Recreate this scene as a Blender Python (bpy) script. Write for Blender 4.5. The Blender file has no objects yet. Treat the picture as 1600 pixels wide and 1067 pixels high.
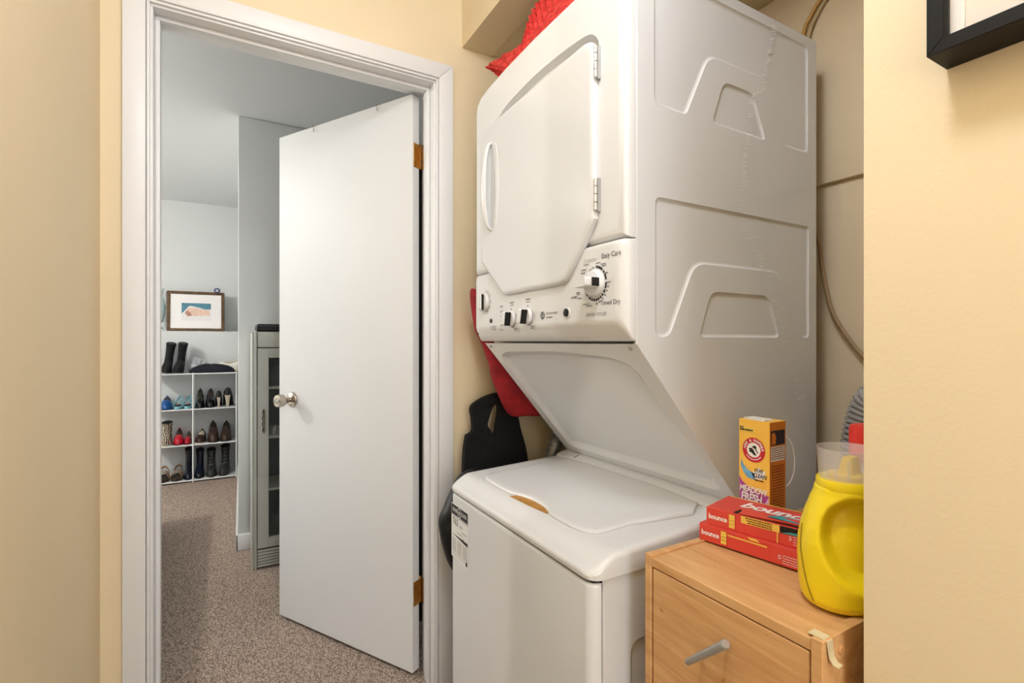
import bpy, bmesh, math, random
from mathutils import Vector, Matrix
from mathutils.geometry import tessellate_polygon
random.seed(7)
R = math.radians
C = bpy.context.scene.collection
scene = bpy.context.scene

# ------------------------------------------------------------------ camera
CAM_H = 1.171
YAW = math.atan((800 - 357) / 778.0)
cam_d = bpy.data.cameras.new('camera')
cam_d.sensor_width = 36.0
cam_d.lens = 778.0 / 1600 * 36
cam_d.clip_start = 0.02
cam = bpy.data.objects.new('camera', cam_d)
cam.location = (0, 0, CAM_H)
cam.rotation_euler = (R(90), 0, -YAW)
C.objects.link(cam)
scene.camera = cam

# ------------------------------------------------------------------ world, lamps, exposure
w = bpy.data.worlds.new('world'); scene.world = w; w.use_nodes = True
w.node_tree.nodes['Background'].inputs[0].default_value = (0.9, 0.95, 1, 1)
w.node_tree.nodes['Background'].inputs[1].default_value = 0.3

def area(name, loc, rot, size, power, col, shape='DISK', sy=None):
    l = bpy.data.lights.new(name, 'AREA'); l.shape = shape; l.size = size
    if sy: l.size_y = sy
    l.energy = power; l.color = col
    o = bpy.data.objects.new(name, l); o.location = loc; o.rotation_euler = rot
    C.objects.link(o); return o

hl = bpy.data.lights.new('hall_ceiling_lamp', 'POINT'); hl.energy = 14; hl.shadow_soft_size = 0.10; hl.color = (0.83, 0.885, 1.0)
ho = bpy.data.objects.new('hall_ceiling_lamp', hl); ho.location = (0.16, 0.30, 2.26); C.objects.link(ho)
area('hall_rear_fill', (0.2, -1.2, 2.425), (0, 0, 0), 0.6, 6, (0.83, 0.885, 1.0))  # added soft fill from behind the camera, no known fixture
area('hall_low_fill', (0.2, -1.97, 1.15), (R(-90), 0, R(180)), 0.85, 11, (0.85, 0.90, 1.0), 'RECTANGLE', 1.9)  # added frontal fill for the dim lower parts, no window modelled here
area('room_soft_fill', (-2.5, 4.4, 1.75), (0, R(-90), 0), 1.0, 4, (0.98, 0.99, 1.0), 'RECTANGLE', 1.6)  # added soft fill from the left, the wall behind it is solid
rl = bpy.data.lights.new('room_ceiling_lamp', 'POINT'); rl.energy = 57; rl.shadow_soft_size = 0.05; rl.color = (1, 0.965, 0.915)
ro = bpy.data.objects.new('room_ceiling_lamp', rl); ro.location = (-1.95, 3.3, 2.28); C.objects.link(ro)

scene.view_settings.view_transform = 'Standard'
scene.view_settings.look = 'None'
scene.view_settings.gamma = 1
scene.view_settings.use_curve_mapping = False
scene.view_settings.exposure = 0.74

# ------------------------------------------------------------------ materials
def lin(c):
    return tuple(((x / 255) / 12.92 if x / 255 <= 0.04045 else ((x / 255 + 0.055) / 1.055) ** 2.4) for x in c)

M = {}
def mat(name, rgb, rough=0.5, metal=0.0, var=0.0, vscale=6.0, bump=0.0, bscale=200.0, coat=0.0, spec=0.5, trans=0.0, ior=1.45, alpha=1.0, rgb2=None, aniso=(1, 1, 1)):
    m = bpy.data.materials.new(name); m.use_nodes = True
    nt = m.node_tree; b = nt.nodes['Principled BSDF']
    c = lin(rgb)
    b.inputs['Base Color'].default_value = (*c, 1)
    b.inputs['Roughness'].default_value = rough
    b.inputs['Metallic'].default_value = metal
    b.inputs['Coat Weight'].default_value = coat
    b.inputs['Coat Roughness'].default_value = 0.08
    b.inputs['Specular IOR Level'].default_value = spec
    b.inputs['Transmission Weight'].default_value = trans
    b.inputs['IOR'].default_value = ior
    b.inputs['Alpha'].default_value = alpha
    tc = nt.nodes.new('ShaderNodeTexCoord')
    mp = nt.nodes.new('ShaderNodeMapping'); mp.inputs['Scale'].default_value = aniso
    nt.links.new(tc.outputs['Object'], mp.inputs['Vector'])
    if var > 0 or rgb2:
        n = nt.nodes.new('ShaderNodeTexNoise'); n.inputs['Scale'].default_value = vscale; n.inputs['Detail'].default_value = 4
        nt.links.new(mp.outputs['Vector'], n.inputs['Vector'])
        r = nt.nodes.new('ShaderNodeValToRGB')
        r.color_ramp.elements[0].position = 0.35; r.color_ramp.elements[1].position = 0.68
        c2 = lin(rgb2) if rgb2 else tuple(x * (1 - var) for x in c)
        r.color_ramp.elements[0].color = (*c2, 1); r.color_ramp.elements[1].color = (*c, 1)
        nt.links.new(n.outputs['Fac'], r.inputs['Fac'])
        nt.links.new(r.outputs['Color'], b.inputs['Base Color'])
    if bump > 0:
        n2 = nt.nodes.new('ShaderNodeTexNoise'); n2.inputs['Scale'].default_value = bscale; n2.inputs['Detail'].default_value = 2
        nt.links.new(mp.outputs['Vector'], n2.inputs['Vector'])
        bp = nt.nodes.new('ShaderNodeBump'); bp.inputs['Strength'].default_value = bump; bp.inputs['Distance'].default_value = 0.002
        nt.links.new(n2.outputs['Fac'], bp.inputs['Height']); nt.links.new(bp.outputs['Normal'], b.inputs['Normal'])
    M[name] = m
    return m

mat('hall_paint', (232, 214, 178), 0.62, var=0.03, vscale=2.5, bump=0.13, bscale=170)
mat('closet_paint', (230, 212, 180), 0.65, var=0.06, vscale=3, bump=0.2, bscale=170)
mat('room_paint', (206, 208, 207), 0.7, var=0.02, vscale=2, bump=0.15, bscale=170)
mat('room_ceiling_paint', (226, 228, 228), 0.8, bump=0.2, bscale=120)
mat('hall_ceiling_paint', (240, 238, 232), 0.8)
mat('trim_white', (226, 226, 225), 0.38, var=0.012, vscale=8, bump=0.06, bscale=60, aniso=(1, 1, .1))
mat('door_white', (220, 220, 219), 0.5, var=0.02, vscale=3, bump=0.04, bscale=40)
mat('appliance', (220, 221, 221), 0.17, var=0.012, vscale=2, coat=0.3, bump=0.02, bscale=12)
mat('appliance_plastic', (222, 222, 221), 0.24, var=0.012, vscale=4)
mat('residue', (244, 244, 244), 0.3, var=0.03, vscale=60)
mat('chrome', (214, 212, 208), 0.35, 0.6, var=0.05, vscale=40)
mat('steel', (182, 181, 178), 0.38, 0.55, var=0.05, vscale=40)
mat('nickel', (190, 180, 168), 0.2, 1.0, var=0.08, vscale=50)
mat('brass', (206, 160, 84), 0.3, 0.8, var=0.25, vscale=60)
mat('black_plastic', (18, 18, 18), 0.35, var=0.1)
mat('seam', (38, 37, 36), 0.8, var=0.1)
mat('print_black', (38, 38, 40), 0.6, var=0.02)
mat('print_grey', (112, 110, 108), 0.6, var=0.02)
mat('print_light', (176, 172, 168), 0.6, var=0.02)
mat('sticker_white', (232, 231, 228), 0.45, var=0.02)
mat('amber', (196, 140, 62), 0.5, var=0.3, vscale=40)
mat('tape', (216, 200, 160), 0.35, var=0.1, vscale=60)
mat('red_fabric', (158, 18, 28), 0.8, var=0.35, vscale=30, bump=0.5, bscale=300)
mat('red_weave', (228, 72, 62), 0.75, rgb2=(190, 30, 30), vscale=70, bump=0.8, bscale=260)
mat('black_fabric', (9, 9, 10), 0.9, var=0.3, vscale=20, bump=0.3, bscale=400)
mat('black_nylon', (18, 18, 21), 0.45, var=0.3, vscale=12, bump=0.2, bscale=60)
mat('frame_black', (16, 14, 13), 0.5, spec=0.25, var=0.25, vscale=30, bump=0.08, bscale=80)
mat('paper', (240, 234, 226), 0.7, var=0.03)
mat('print_warm', (234, 220, 198), 0.6, rgb2=(216, 206, 208), vscale=9)
mat('silver_hose', (150, 150, 148), 0.35, 0.55, var=0.1, vscale=30)
mat('grey_hose', (176, 174, 170), 0.45, var=0.08, vscale=30)
mat('cord_tan', (168, 140, 104), 0.5, var=0.15, vscale=30)
mat('cord_yellow', (206, 164, 92), 0.45, var=0.15, vscale=30)
mat('cord_beige', (196, 176, 132), 0.45, var=0.1, vscale=30)
mat('wood_edge', (214, 164, 104), 0.5, rgb2=(196, 142, 84), vscale=30, aniso=(1, 1, .1))
mat('box_red', (222, 74, 62), 0.4, var=0.03, vscale=20)
mat('box_red_dark', (196, 50, 46), 0.4, var=0.03, vscale=20)
mat('box_yellow', (246, 206, 92), 0.45, var=0.04, vscale=30)
mat('box_dark', (26, 20, 18), 0.8, var=0.1)
mat('box_white', (246, 240, 238), 0.45, var=0.02)
mat('box_teal', (70, 160, 170), 0.4, var=0.2, vscale=40)
mat('ah_yellow', (248, 192, 74), 0.45, rgb2=(250, 200, 84), vscale=10)
mat('ah_orange', (216, 128, 34), 0.5, var=0.08, vscale=20)
mat('ah_red', (204, 38, 50), 0.45, var=0.03)
mat('ah_white', (246, 244, 240), 0.45, var=0.02)
mat('ah_blue', (66, 142, 200), 0.45, rgb2=(130, 190, 226), vscale=30)
mat('ah_purple', (168, 60, 138), 0.45, rgb2=(190, 88, 160), vscale=20)
mat('ah_pink', (222, 164, 208), 0.45, rgb2=(238, 200, 226), vscale=14)
mat('ah_brown', (120, 58, 20), 0.5, var=0.05)
mat('ah_navy', (34, 30, 46), 0.5, var=0.2, vscale=60)
mat('jug_yellow', (250, 222, 26), 0.3, var=0.02, vscale=4, coat=0.1)
mat('jug_deep', (240, 204, 10), 0.3, var=0.02, vscale=4)
mat('jug_mark', (150, 128, 20), 0.4, var=0.05)
mat('clear_plastic', (245, 240, 244), 0.12, var=0.01, alpha=0.26, spec=0.6)
mat('cap_red', (226, 52, 44), 0.35, var=0.03)
mat('rack_white', (226, 227, 226), 0.4, var=0.03)
mat('rack_panel', (196, 197, 196), 0.6, var=0.05)
mat('gilt_wood', (112, 84, 50), 0.4, rgb2=(58, 40, 24), vscale=60, bump=0.8, bscale=140)
mat('art_blue', (44, 112, 138), 0.6, rgb2=(70, 134, 154), vscale=30)
mat('art_skin', (226, 180, 152), 0.6, rgb2=(240, 206, 184), vscale=40)
mat('art_brown', (166, 100, 78), 0.6, rgb2=(200, 140, 116), vscale=60)
mat('art_white', (238, 232, 230), 0.6, var=0.05)
mat('glass', (235, 244, 244), 0.03, trans=1.0, ior=1.45)
mat('pane', (200, 210, 210), 0.02, alpha=0.05, spec=0.8)
mat('blue_glass', (18, 40, 110), 0.15, coat=0.5, var=0.1)
mat('curio_paint', (190, 190, 180), 0.4, var=0.06, vscale=10)
mat('curio_inner_shade', (30, 31, 30), 0.6, var=0.2)  # cabinet interior shade put into the back panel's colour
mat('curio_groove', (86, 84, 76), 0.6, var=0.2)
mat('antique_brass', (116, 106, 88), 0.35, 0.9, var=0.3, vscale=60)
mat('mattress_fabric', (226, 224, 220), 0.8, var=0.03, bump=0.2)
mat('bed_base_fabric', (120, 118, 116), 0.8, var=0.1)
mat('shoe_black', (20, 19, 21), 0.35, var=0.2, vscale=30)
mat('shoe_patent', (16, 16, 19), 0.1, coat=0.6, var=0.1)
mat('shoe_suede', (14, 13, 15), 0.9, var=0.2, vscale=40)
mat('shoe_blue', (24, 84, 150), 0.35, var=0.3, vscale=20)
mat('shoe_sky', (140, 196, 208), 0.5, var=0.12, vscale=30)
mat('shoe_red', (186, 24, 44), 0.2, coat=0.4, var=0.15, vscale=20)
mat('shoe_brown', (62, 42, 34), 0.4, var=0.3, vscale=30)
mat('shoe_tan', (158, 128, 94), 0.6, var=0.2, vscale=30)
mat('shoe_heel', (182, 170, 150), 0.35, var=0.1)
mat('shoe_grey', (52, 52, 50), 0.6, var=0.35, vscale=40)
mat('shoe_navy', (22, 28, 44), 0.25, coat=0.3, var=0.2)
mat('shoe_white', (228, 224, 212), 0.6, var=0.06, vscale=30)
mat('insole', (60, 50, 42), 0.8, var=0.2)
mat('insole_light', (206, 190, 168), 0.7, var=0.1)
mat('rubber', (24, 24, 24), 0.7, var=0.1)
mat('lace', (120, 118, 112), 0.7, var=0.1)
mat('grey_plastic_bag', (196, 198, 202), 0.3, var=0.25, vscale=40, alpha=0.75)
mat('navy_cloth', (22, 20, 32), 0.9, var=0.3, vscale=20, bump=0.4, bscale=200)

def wood_mat():
    m = bpy.data.materials.new('oak_laminate'); m.use_nodes = True; nt = m.node_tree; b = nt.nodes['Principled BSDF']
    tc = nt.nodes.new('ShaderNodeTexCoord'); mp = nt.nodes.new('ShaderNodeMapping')
    mp.inputs['Scale'].default_value = (16, 2.0, 22)
    nt.links.new(tc.outputs['Object'], mp.inputs['Vector'])
    n = nt.nodes.new('ShaderNodeTexNoise'); n.inputs['Scale'].default_value = 3.0; n.inputs['Detail'].default_value = 8; n.inputs['Distortion'].default_value = 0.6
    nt.links.new(mp.outputs['Vector'], n.inputs['Vector'])
    r = nt.nodes.new('ShaderNodeValToRGB')
    r.color_ramp.elements[0].position = 0.3; r.color_ramp.elements[1].position = 0.7
    r.color_ramp.elements[0].color = (*lin((202, 150, 96)), 1); r.color_ramp.elements[1].color = (*lin((226, 180, 124)), 1)
    nt.links.new(n.outputs['Fac'], r.inputs['Fac'])
    # worn specks
    n3 = nt.nodes.new('ShaderNodeTexNoise'); n3.inputs['Scale'].default_value = 55; n3.inputs['Detail'].default_value = 3
    nt.links.new(tc.outputs['Object'], n3.inputs['Vector'])
    r3 = nt.nodes.new('ShaderNodeValToRGB'); r3.color_ramp.elements[0].position = 0.70; r3.color_ramp.elements[1].position = 0.78
    nt.links.new(n3.outputs['Fac'], r3.inputs['Fac'])
    mx = nt.nodes.new('ShaderNodeMix'); mx.data_type = 'RGBA'
    nt.links.new(r3.outputs['Color'], mx.inputs['Factor'])
    nt.links.new(r.outputs['Color'], mx.inputs['A']); mx.inputs['B'].default_value = (*lin((158, 104, 60)), 1)
    nt.links.new(mx.outputs['Result'], b.inputs['Base Color'])
    b.inputs['Roughness'].default_value = 0.42
    M['oak'] = m
wood_mat()

def carpet_mat():
    m = bpy.data.materials.new('loop_carpet'); m.use_nodes = True; nt = m.node_tree; b = nt.nodes['Principled BSDF']
    tc = nt.nodes.new('ShaderNodeTexCoord')
    mp = nt.nodes.new('ShaderNodeMapping'); mp.inputs['Scale'].default_value = (1, .55, 1); mp.inputs['Rotation'].default_value = (0, 0, R(38))
    nt.links.new(tc.outputs['Object'], mp.inputs['Vector'])
    v = nt.nodes.new('ShaderNodeTexVoronoi'); v.inputs['Scale'].default_value = 190; v.inputs['Randomness'].default_value = 0.65
    nt.links.new(mp.outputs['Vector'], v.inputs['Vector'])
    n = nt.nodes.new('ShaderNodeTexNoise'); n.inputs['Scale'].default_value = 70; n.inputs['Detail'].default_value = 3
    nt.links.new(tc.outputs['Object'], n.inputs['Vector'])
    r = nt.nodes.new('ShaderNodeValToRGB')
    r.color_ramp.elements[0].position = 0.15; r.color_ramp.elements[1].position = 0.75
    r.color_ramp.elements[0].color = (*lin((206, 187, 171)), 1); r.color_ramp.elements[1].color = (*lin((120, 104, 94)), 1)
    nt.links.new(v.outputs['Distance'], r.inputs['Fac'])
    mx = nt.nodes.new('ShaderNodeMix'); mx.data_type = 'RGBA'; mx.blend_type = 'MULTIPLY'; mx.inputs['Factor'].default_value = 0.8
    r2 = nt.nodes.new('ShaderNodeValToRGB'); r2.color_ramp.elements[0].position = 0.35; r2.color_ramp.elements[1].position = 0.6
    r2.color_ramp.elements[0].color = (.78, .76, .75, 1); r2.color_ramp.elements[1].color = (1, 1, 1, 1)
    nt.links.new(n.outputs['Fac'], r2.inputs['Fac'])
    nt.links.new(r.outputs['Color'], mx.inputs['A']); nt.links.new(r2.outputs['Color'], mx.inputs['B'])
    nt.links.new(mx.outputs['Result'], b.inputs['Base Color'])
    bp = nt.nodes.new('ShaderNodeBump'); bp.inputs['Strength'].default_value = 0.9; bp.inputs['Distance'].default_value = 0.004; bp.invert = True
    nt.links.new(v.outputs['Distance'], bp.inputs['Height']); nt.links.new(bp.outputs['Normal'], b.inputs['Normal'])
    b.inputs['Roughness'].default_value = 0.95; b.inputs['Specular IOR Level'].default_value = 0.1
    M['carpet'] = m
carpet_mat()

def zebra_mat():
    m = bpy.data.materials.new('animal_print'); m.use_nodes = True; nt = m.node_tree; b = nt.nodes['Principled BSDF']
    tc = nt.nodes.new('ShaderNodeTexCoord'); wv = nt.nodes.new('ShaderNodeTexWave'); wv.inputs['Scale'].default_value = 22; wv.inputs['Distortion'].default_value = 9
    nt.links.new(tc.outputs['Object'], wv.inputs['Vector'])
    r = nt.nodes.new('ShaderNodeValToRGB'); r.color_ramp.interpolation = 'CONSTANT'; r.color_ramp.elements[1].position = 0.5
    r.color_ramp.elements[0].color = (*lin((40, 32, 28)), 1); r.color_ramp.elements[1].color = (*lin((196, 180, 158)), 1)
    nt.links.new(wv.outputs['Fac'], r.inputs['Fac']); nt.links.new(r.outputs['Color'], b.inputs['Base Color'])
    b.inputs['Roughness'].default_value = 0.6
    M['zebra'] = m
zebra_mat()

# ------------------------------------------------------------------ helpers
def wloc(p):
    v = Vector((0, 0, 0))
    while p is not None:
        v += p.location; p = p.parent
    return v

def mk(name, V, F, m, parent=None, smooth=None, bev=0, seg=2, local=False, recalc=True):
    off = Vector((0, 0, 0)) if (parent is None or local) else wloc(parent)
    me = bpy.data.meshes.new(name)
    me.from_pydata([tuple(Vector(v) - off) for v in V], [], F)
    if bev > 0 or recalc:
        bm = bmesh.new(); bm.from_mesh(me)
        if bev > 0:
            bmesh.ops.remove_doubles(bm, verts=bm.verts, dist=1e-6)
            bmesh.ops.recalc_face_normals(bm, faces=bm.faces)
            ed = [e for e in bm.edges if len(e.link_faces) == 2 and e.calc_face_angle(0) > R(25)]
            bmesh.ops.bevel(bm, geom=ed, offset=bev, segments=seg, affect='EDGES', profile=0.5)
        bmesh.ops.recalc_face_normals(bm, faces=bm.faces)
        bm.to_mesh(me); bm.free()
    if smooth is None: smooth = 35
    if smooth or bev > 0:
        me.polygons.foreach_set('use_smooth', [True] * len(me.polygons))
        me.set_sharp_from_angle(angle=R(smooth or 35))
    me.materials.append(M[m])
    o = bpy.data.objects.new(name, me); C.objects.link(o)
    if parent is not None: o.parent = parent
    if any(k in name for k in ('lettering', '_print', 'monogram', 'wordmark', 'emblem_arm', 'emblem_white')) and name not in ('picture_print', 'side_print_panel'): o['kind'] = 'stuff'
    return o

def tag(o, label=None, cat=None, group=None, kind=None):
    if label: o['label'] = label
    if cat: o['category'] = cat
    if group: o['group'] = group
    if kind: o['kind'] = kind
    return o

def thing(name, label, cat, loc, rz=0, group=None):
    o = bpy.data.objects.new(name, None); o.empty_display_size = 0.05
    o.location = loc; o.rotation_euler = (0, 0, rz); C.objects.link(o)
    return tag(o, label, cat, group)

def boxvf(x0, x1, y0, y1, z0, z1):
    V = [(x, y, z) for x in (x0, x1) for y in (y0, y1) for z in (z0, z1)]
    F = [(0, 1, 3, 2), (4, 6, 7, 5), (0, 4, 5, 1), (2, 3, 7, 6), (0, 2, 6, 4), (1, 5, 7, 3)]
    return V, F

def box(name, x0, x1, y0, y1, z0, z1, m, parent=None, bev=0, seg=2, local=False):
    V, F = boxvf(x0, x1, y0, y1, z0, z1)
    return mk(name, V, F, m, parent, 0 if bev == 0 else 35, bev, seg, local)

def join(parts):
    V, F = [], []
    for v, f in parts:
        k = len(V); V += list(v); F += [tuple(i + k for i in q) for q in f]
    return V, F

def struct(name, x0, x1, y0, y1, z0, z1, m, bev=0, label=None):
    o = box(name, x0, x1, y0, y1, z0, z1, m, None, bev); o['kind'] = 'structure'
    if label: o['label'] = label
    return o

def loft(rings, cap0=True, cap1=True, closed=True):
    V, F = [], []
    n = len(rings[0])
    for r in rings: V += list(r)
    for k in range(len(rings) - 1):
        a, b = k * n, (k + 1) * n
        for i in range(n if closed else n - 1):
            j = (i + 1) % n
            F.append((a + i, a + j, b + j, b + i))
    if cap0: F.append(tuple(range(n - 1, -1, -1)))
    if cap1: F.append(tuple(range((len(rings) - 1) * n, len(rings) * n)))
    return V, F

def crom(pts, n=6):
    P = [Vector(p) for p in pts]; out = []
    for i in range(len(P) - 1):
        p0 = P[max(i - 1, 0)]; p1 = P[i]; p2 = P[i + 1]; p3 = P[min(i + 2, len(P) - 1)]
        for k in range(n):
            t = k / n
            out.append(0.5 * ((2 * p1) + (p2 - p0) * t + (2 * p0 - 5 * p1 + 4 * p2 - p3) * t * t + (3 * p1 - p0 - 3 * p2 + p3) * t ** 3))
    out.append(P[-1]); return out

def tubevf(path, r, n=8, cap=True, flat=None):
    P = [Vector(p) for p in path]; rings = []
    up = None
    for i, p in enumerate(P):
        t = (P[min(i + 1, len(P) - 1)] - P[max(i - 1, 0)]).normalized()
        if up is None:
            up = Vector((0, 0, 1)) if abs(t.z) < 0.9 else Vector((0, 1, 0))
        s = t.cross(up)
        if s.length < 1e-6: s = t.cross(Vector((1, 0, 0)))
        s.normalize(); up = s.cross(t).normalized()
        rr = r(i / (len(P) - 1)) if callable(r) else r
        fa = flat if flat else 1
        rings.append([p + (s * math.cos(a) + up * math.sin(a) * fa) * rr for a in [2 * math.pi * k / n for k in range(n)]])
    return loft(rings, cap, cap)

def tube(name, path, r, m, parent=None, n=8, flat=None, local=False):
    V, F = tubevf(path, r, n, True, flat); return mk(name, V, F, m, parent, 50, local=local)

def lathevf(profile, origin, axis, n=24, cap0=True, cap1=True):
    """profile: list of (radius, along)"""
    ax = Vector(axis).normalized(); o = Vector(origin)
    a = ax.cross(Vector((0, 0, 1)) if abs(ax.z) < 0.9 else Vector((1, 0, 0))).normalized(); b = ax.cross(a)
    rings = [[o + ax * h + (a * math.cos(2 * math.pi * k / n) + b * math.sin(2 * math.pi * k / n)) * r for k in range(n)] for r, h in profile]
    return loft(rings, cap0, cap1)

def lathe(name, profile, origin, axis, m, parent=None, n=24, local=False, smooth=35):
    V, F = lathevf(profile, origin, axis, n); return mk(name, V, F, m, parent, smooth, local=local)

def rr(a0, a1, b0, b1, r, n=6):
    out = []
    for cx, cy, s in ((a1 - r, b1 - r, 0), (a0 + r, b1 - r, 90), (a0 + r, b0 + r, 180), (a1 - r, b0 + r, 270)):
        for k in range(n + 1):
            a = R(s + 90 * k / n); out.append((cx + r * math.cos(a), cy + r * math.sin(a)))
    return out

def area2(p):
    return 0.5 * sum(p[i][0] * p[(i + 1) % len(p)][1] - p[(i + 1) % len(p)][0] * p[i][1] for i in range(len(p)))

def ccw(p): return list(p) if area2(p) > 0 else list(p)[::-1]

def offset(p, d):
    """inset a CCW polygon by d"""
    n = len(p); out = []
    for i in range(n):
        a, b, c = Vector(p[i - 1]), Vector(p[i]), Vector(p[(i + 1) % n])
        e1 = (b - a).normalized(); e2 = (c - b).normalized()
        n1 = Vector((-e1.y, e1.x)); n2 = Vector((-e2.y, e2.x))
        q = n1 + n2
        l = q.length
        if l < 1e-6: q = n1; k = 1
        else: q = q / l; k = min(1.6, 1 / max(0.3, q.dot(n1)))
        out.append(tuple(b + q * d * k))
    return out

def roundpoly(p, r, n=4):
    """round the corners of a polygon; r a number or list"""
    out = []; N = len(p)
    for i in range(N):
        a, b, c = Vector(p[i - 1]), Vector(p[i]), Vector(p[(i + 1) % N])
        ri = r[i] if isinstance(r, (list, tuple)) else r
        d1 = (a - b); d2 = (c - b)
        t = min(ri, d1.length * .45, d2.length * .45)
        s = b + d1.normalized() * t; e = b + d2.normalized() * t
        for k in range(n + 1):
            u = k / n
            out.append(tuple(s * (1 - u) ** 2 + b * 2 * u * (1 - u) + e * u * u))
    return out

def pillow(name, poly, mp, sections, m, parent=None, smooth=40, cap0=True, scale=False):
    """poly in 2D, mp(a,b,depth)->3D, sections = [(depth, inset)]"""
    p = ccw(poly)
    sections = list(sections) + [(sections[-1][0], sections[-1][1] + .002)]
    if scale:
        a0, a1 = min(q[0] for q in p), max(q[0] for q in p); b0, b1 = min(q[1] for q in p), max(q[1] for q in p)
        ca, cb, ha, hb = (a0 + a1) / 2, (b0 + b1) / 2, (a1 - a0) / 2, (b1 - b0) / 2
        off = lambda i: [(ca + (x - ca) * (1 - i / ha), cb + (y - cb) * (1 - i / hb)) for x, y in p]
    else: off = lambda i: offset(p, i) if i else p
    rings = [[mp(a, b, d) for a, b in off(i)] for d, i in sections]
    V, F = loft(rings, cap0, True)
    return mk(name, V, F, m, parent, smooth)

def platevf(outer, holes, mp, recess):
    """flat plate with recessed stamped areas. recess = [(depth, inset), ...] from rim to floor, floor closed"""
    polys = [ccw(outer)] + [ccw(h) for h in holes]
    flat = [q for p in polys for q in p]
    tris = tessellate_polygon([[Vector((a, b, 0)) for a, b in p] for p in polys])
    V = [mp(a, b, 0) for a, b in flat]; F = [tuple(t) for t in tris]
    for h in holes:
        p = ccw(h); rings = [[mp(a, b, 0) for a, b in p]]
        for d, i in recess: rings.append([mp(a, b, d) for a, b in offset(p, i)])
        v, f = loft(rings, False, False)
        k = len(V); V += v; F += [tuple(i + k for i in q) for q in f]
        last = k + (len(rings) - 1) * len(p)
        q = offset(p, recess[-1][1])
        for t in tessellate_polygon([[Vector((a, b, 0)) for a, b in q]]):
            F.append(tuple(last + i for i in t))
    return V, F

_txt = {}
def textvf(s, size, mp, align='CENTER', shear=0.0, bold=0.0, spacing=1.0, xs=1.0):
    key = (s, align, shear, bold, spacing)
    if key not in _txt:
        cu = bpy.data.curves.new('t', 'FONT'); cu.body = s; cu.size = 1; cu.align_x = align; cu.align_y = 'CENTER'
        cu.shear = shear; cu.offset = bold; cu.space_character = spacing; cu.resolution_u = 2
        ob = bpy.data.objects.new('t', cu); C.objects.link(ob)
        dg = bpy.context.evaluated_depsgraph_get(); dg.update()
        me = bpy.data.meshes.new_from_object(ob.evaluated_get(dg))
        _txt[key] = ([tuple(v.co) for v in me.vertices], [tuple(p.vertices) for p in me.polygons])
        bpy.data.objects.remove(ob); bpy.data.curves.remove(cu); bpy.data.meshes.remove(me)
    V, F = _txt[key]
    return [mp(x * size * xs, y * size) for x, y, z in V], F

def quadvf(mp, x0, x1, y0, y1):
    return [mp(x0, y0), mp(x1, y0), mp(x1, y1), mp(x0, y1)], [(0, 1, 2, 3)]

def polyvf(mp, pts):
    return [mp(*p) for p in pts], [tuple(t) for t in tessellate_polygon([[Vector((a, b, 0)) for a, b in pts]])]

def discvf(mp, cx, cy, r, n=24, r2=None, a0=0, a1=360):
    if r2 is None:
        return [mp(cx + r * math.cos(2 * math.pi * k / n), cy + r * math.sin(2 * math.pi * k / n)) for k in range(n)], [tuple(range(n))]
    V, F = [], []
    for k in range(n + 1):
        a = R(a0 + (a1 - a0) * k / n)
        V += [mp(cx + r * math.cos(a), cy + r * math.sin(a)), mp(cx + r2 * math.cos(a), cy + r2 * math.sin(a))]
    for k in range(n): F.append((2 * k, 2 * k + 1, 2 * k + 3, 2 * k + 2))
    return V, F

def dashes(mp, x0, x1, y, h, cw=None, gap=0.35, seed=0):
    """an unreadable small line of print: broken dashes"""
    rnd = random.Random(seed); cw = cw or h * 0.9; out = []; x = x0
    while x < x1:
        l = cw * rnd.uniform(1.2, 4); l = min(l, x1 - x)
        out.append(quadvf(mp, x, x + l, y - h / 2, y + h / 2)); x += l + cw * gap * rnd.uniform(.6, 1.6)
    return join(out)

# ================================================================== STRUCTURE
YW, YF = 1.585, 1.700           # door wall near and far face
XL, XP = -0.278, 0.703          # hall left wall, closet front wall
CH = 2.44
OX0, OX1, OZ = -0.170, 0.600, 2.041   # door opening (jamb faces)

struct('floor', -2.75, 2.3, -2.1, 5.6, -0.08, 0.0, 'carpet', label='beige-grey looped pile carpet')
struct('ceiling_hall', XL - .12, 1.54, -2.1, YF, CH, CH + .08, 'hall_ceiling_paint')
struct('ceiling_room', -2.75, 2.3, YF, 5.6, CH, CH + .08, 'room_ceiling_paint')
struct('wall_left', XL - .12, XL, -2.0, YW, 0, CH, 'hall_paint')
struct('wall_hall_rear', XL - .12, 1.54, -2.1, -2.0, 0, CH, 'hall_paint')
# door wall: hall skin and room skin, split round the opening
def wall_with_opening(name, y0, y1, m, x0, x1):
    parts = [boxvf(x0, OX0 - .018, y0, y1, 0, CH), boxvf(OX1 + .018, x1, y0, y1, 0, CH), boxvf(OX0 - .018, OX1 + .018, y0, y1, OZ + .018, CH)]
    V, F = join(parts); o = mk(name, V, F, m, None, 0); o['kind'] = 'structure'; return o
wall_with_opening('wall_door', YW, YF - .02, 'hall_paint', XL - .12, 1.54)
wall_with_opening('wall_room_near', YF - .02, YF, 'room_paint', -2.75, 2.3)
struct('wall_partition', XP, XP + .115, -2.0, 0.3293, 0, CH, 'hall_paint')
struct('wall_closet_header', XP, XP + .115, 0.3293, YW, 2.188, CH, 'hall_paint')
struct('ceiling_closet', XP + .115, 1.435, 0.15, YW, 2.193, CH, 'hall_paint')
struct('wall_closet_back', 1.435, 1.54, -2.0, YW, 0, CH, 'closet_paint')
struct('trim_closet_panel', 1.418, 1.435, 0.15, YW, 1.603, 2.192, 'closet_paint', .003, label='raised painted panel on the closet back wall')
struct('wall_closet_near', XP + .115, 1.435, 0.05, 0.15, 0, CH, 'closet_paint')
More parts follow.
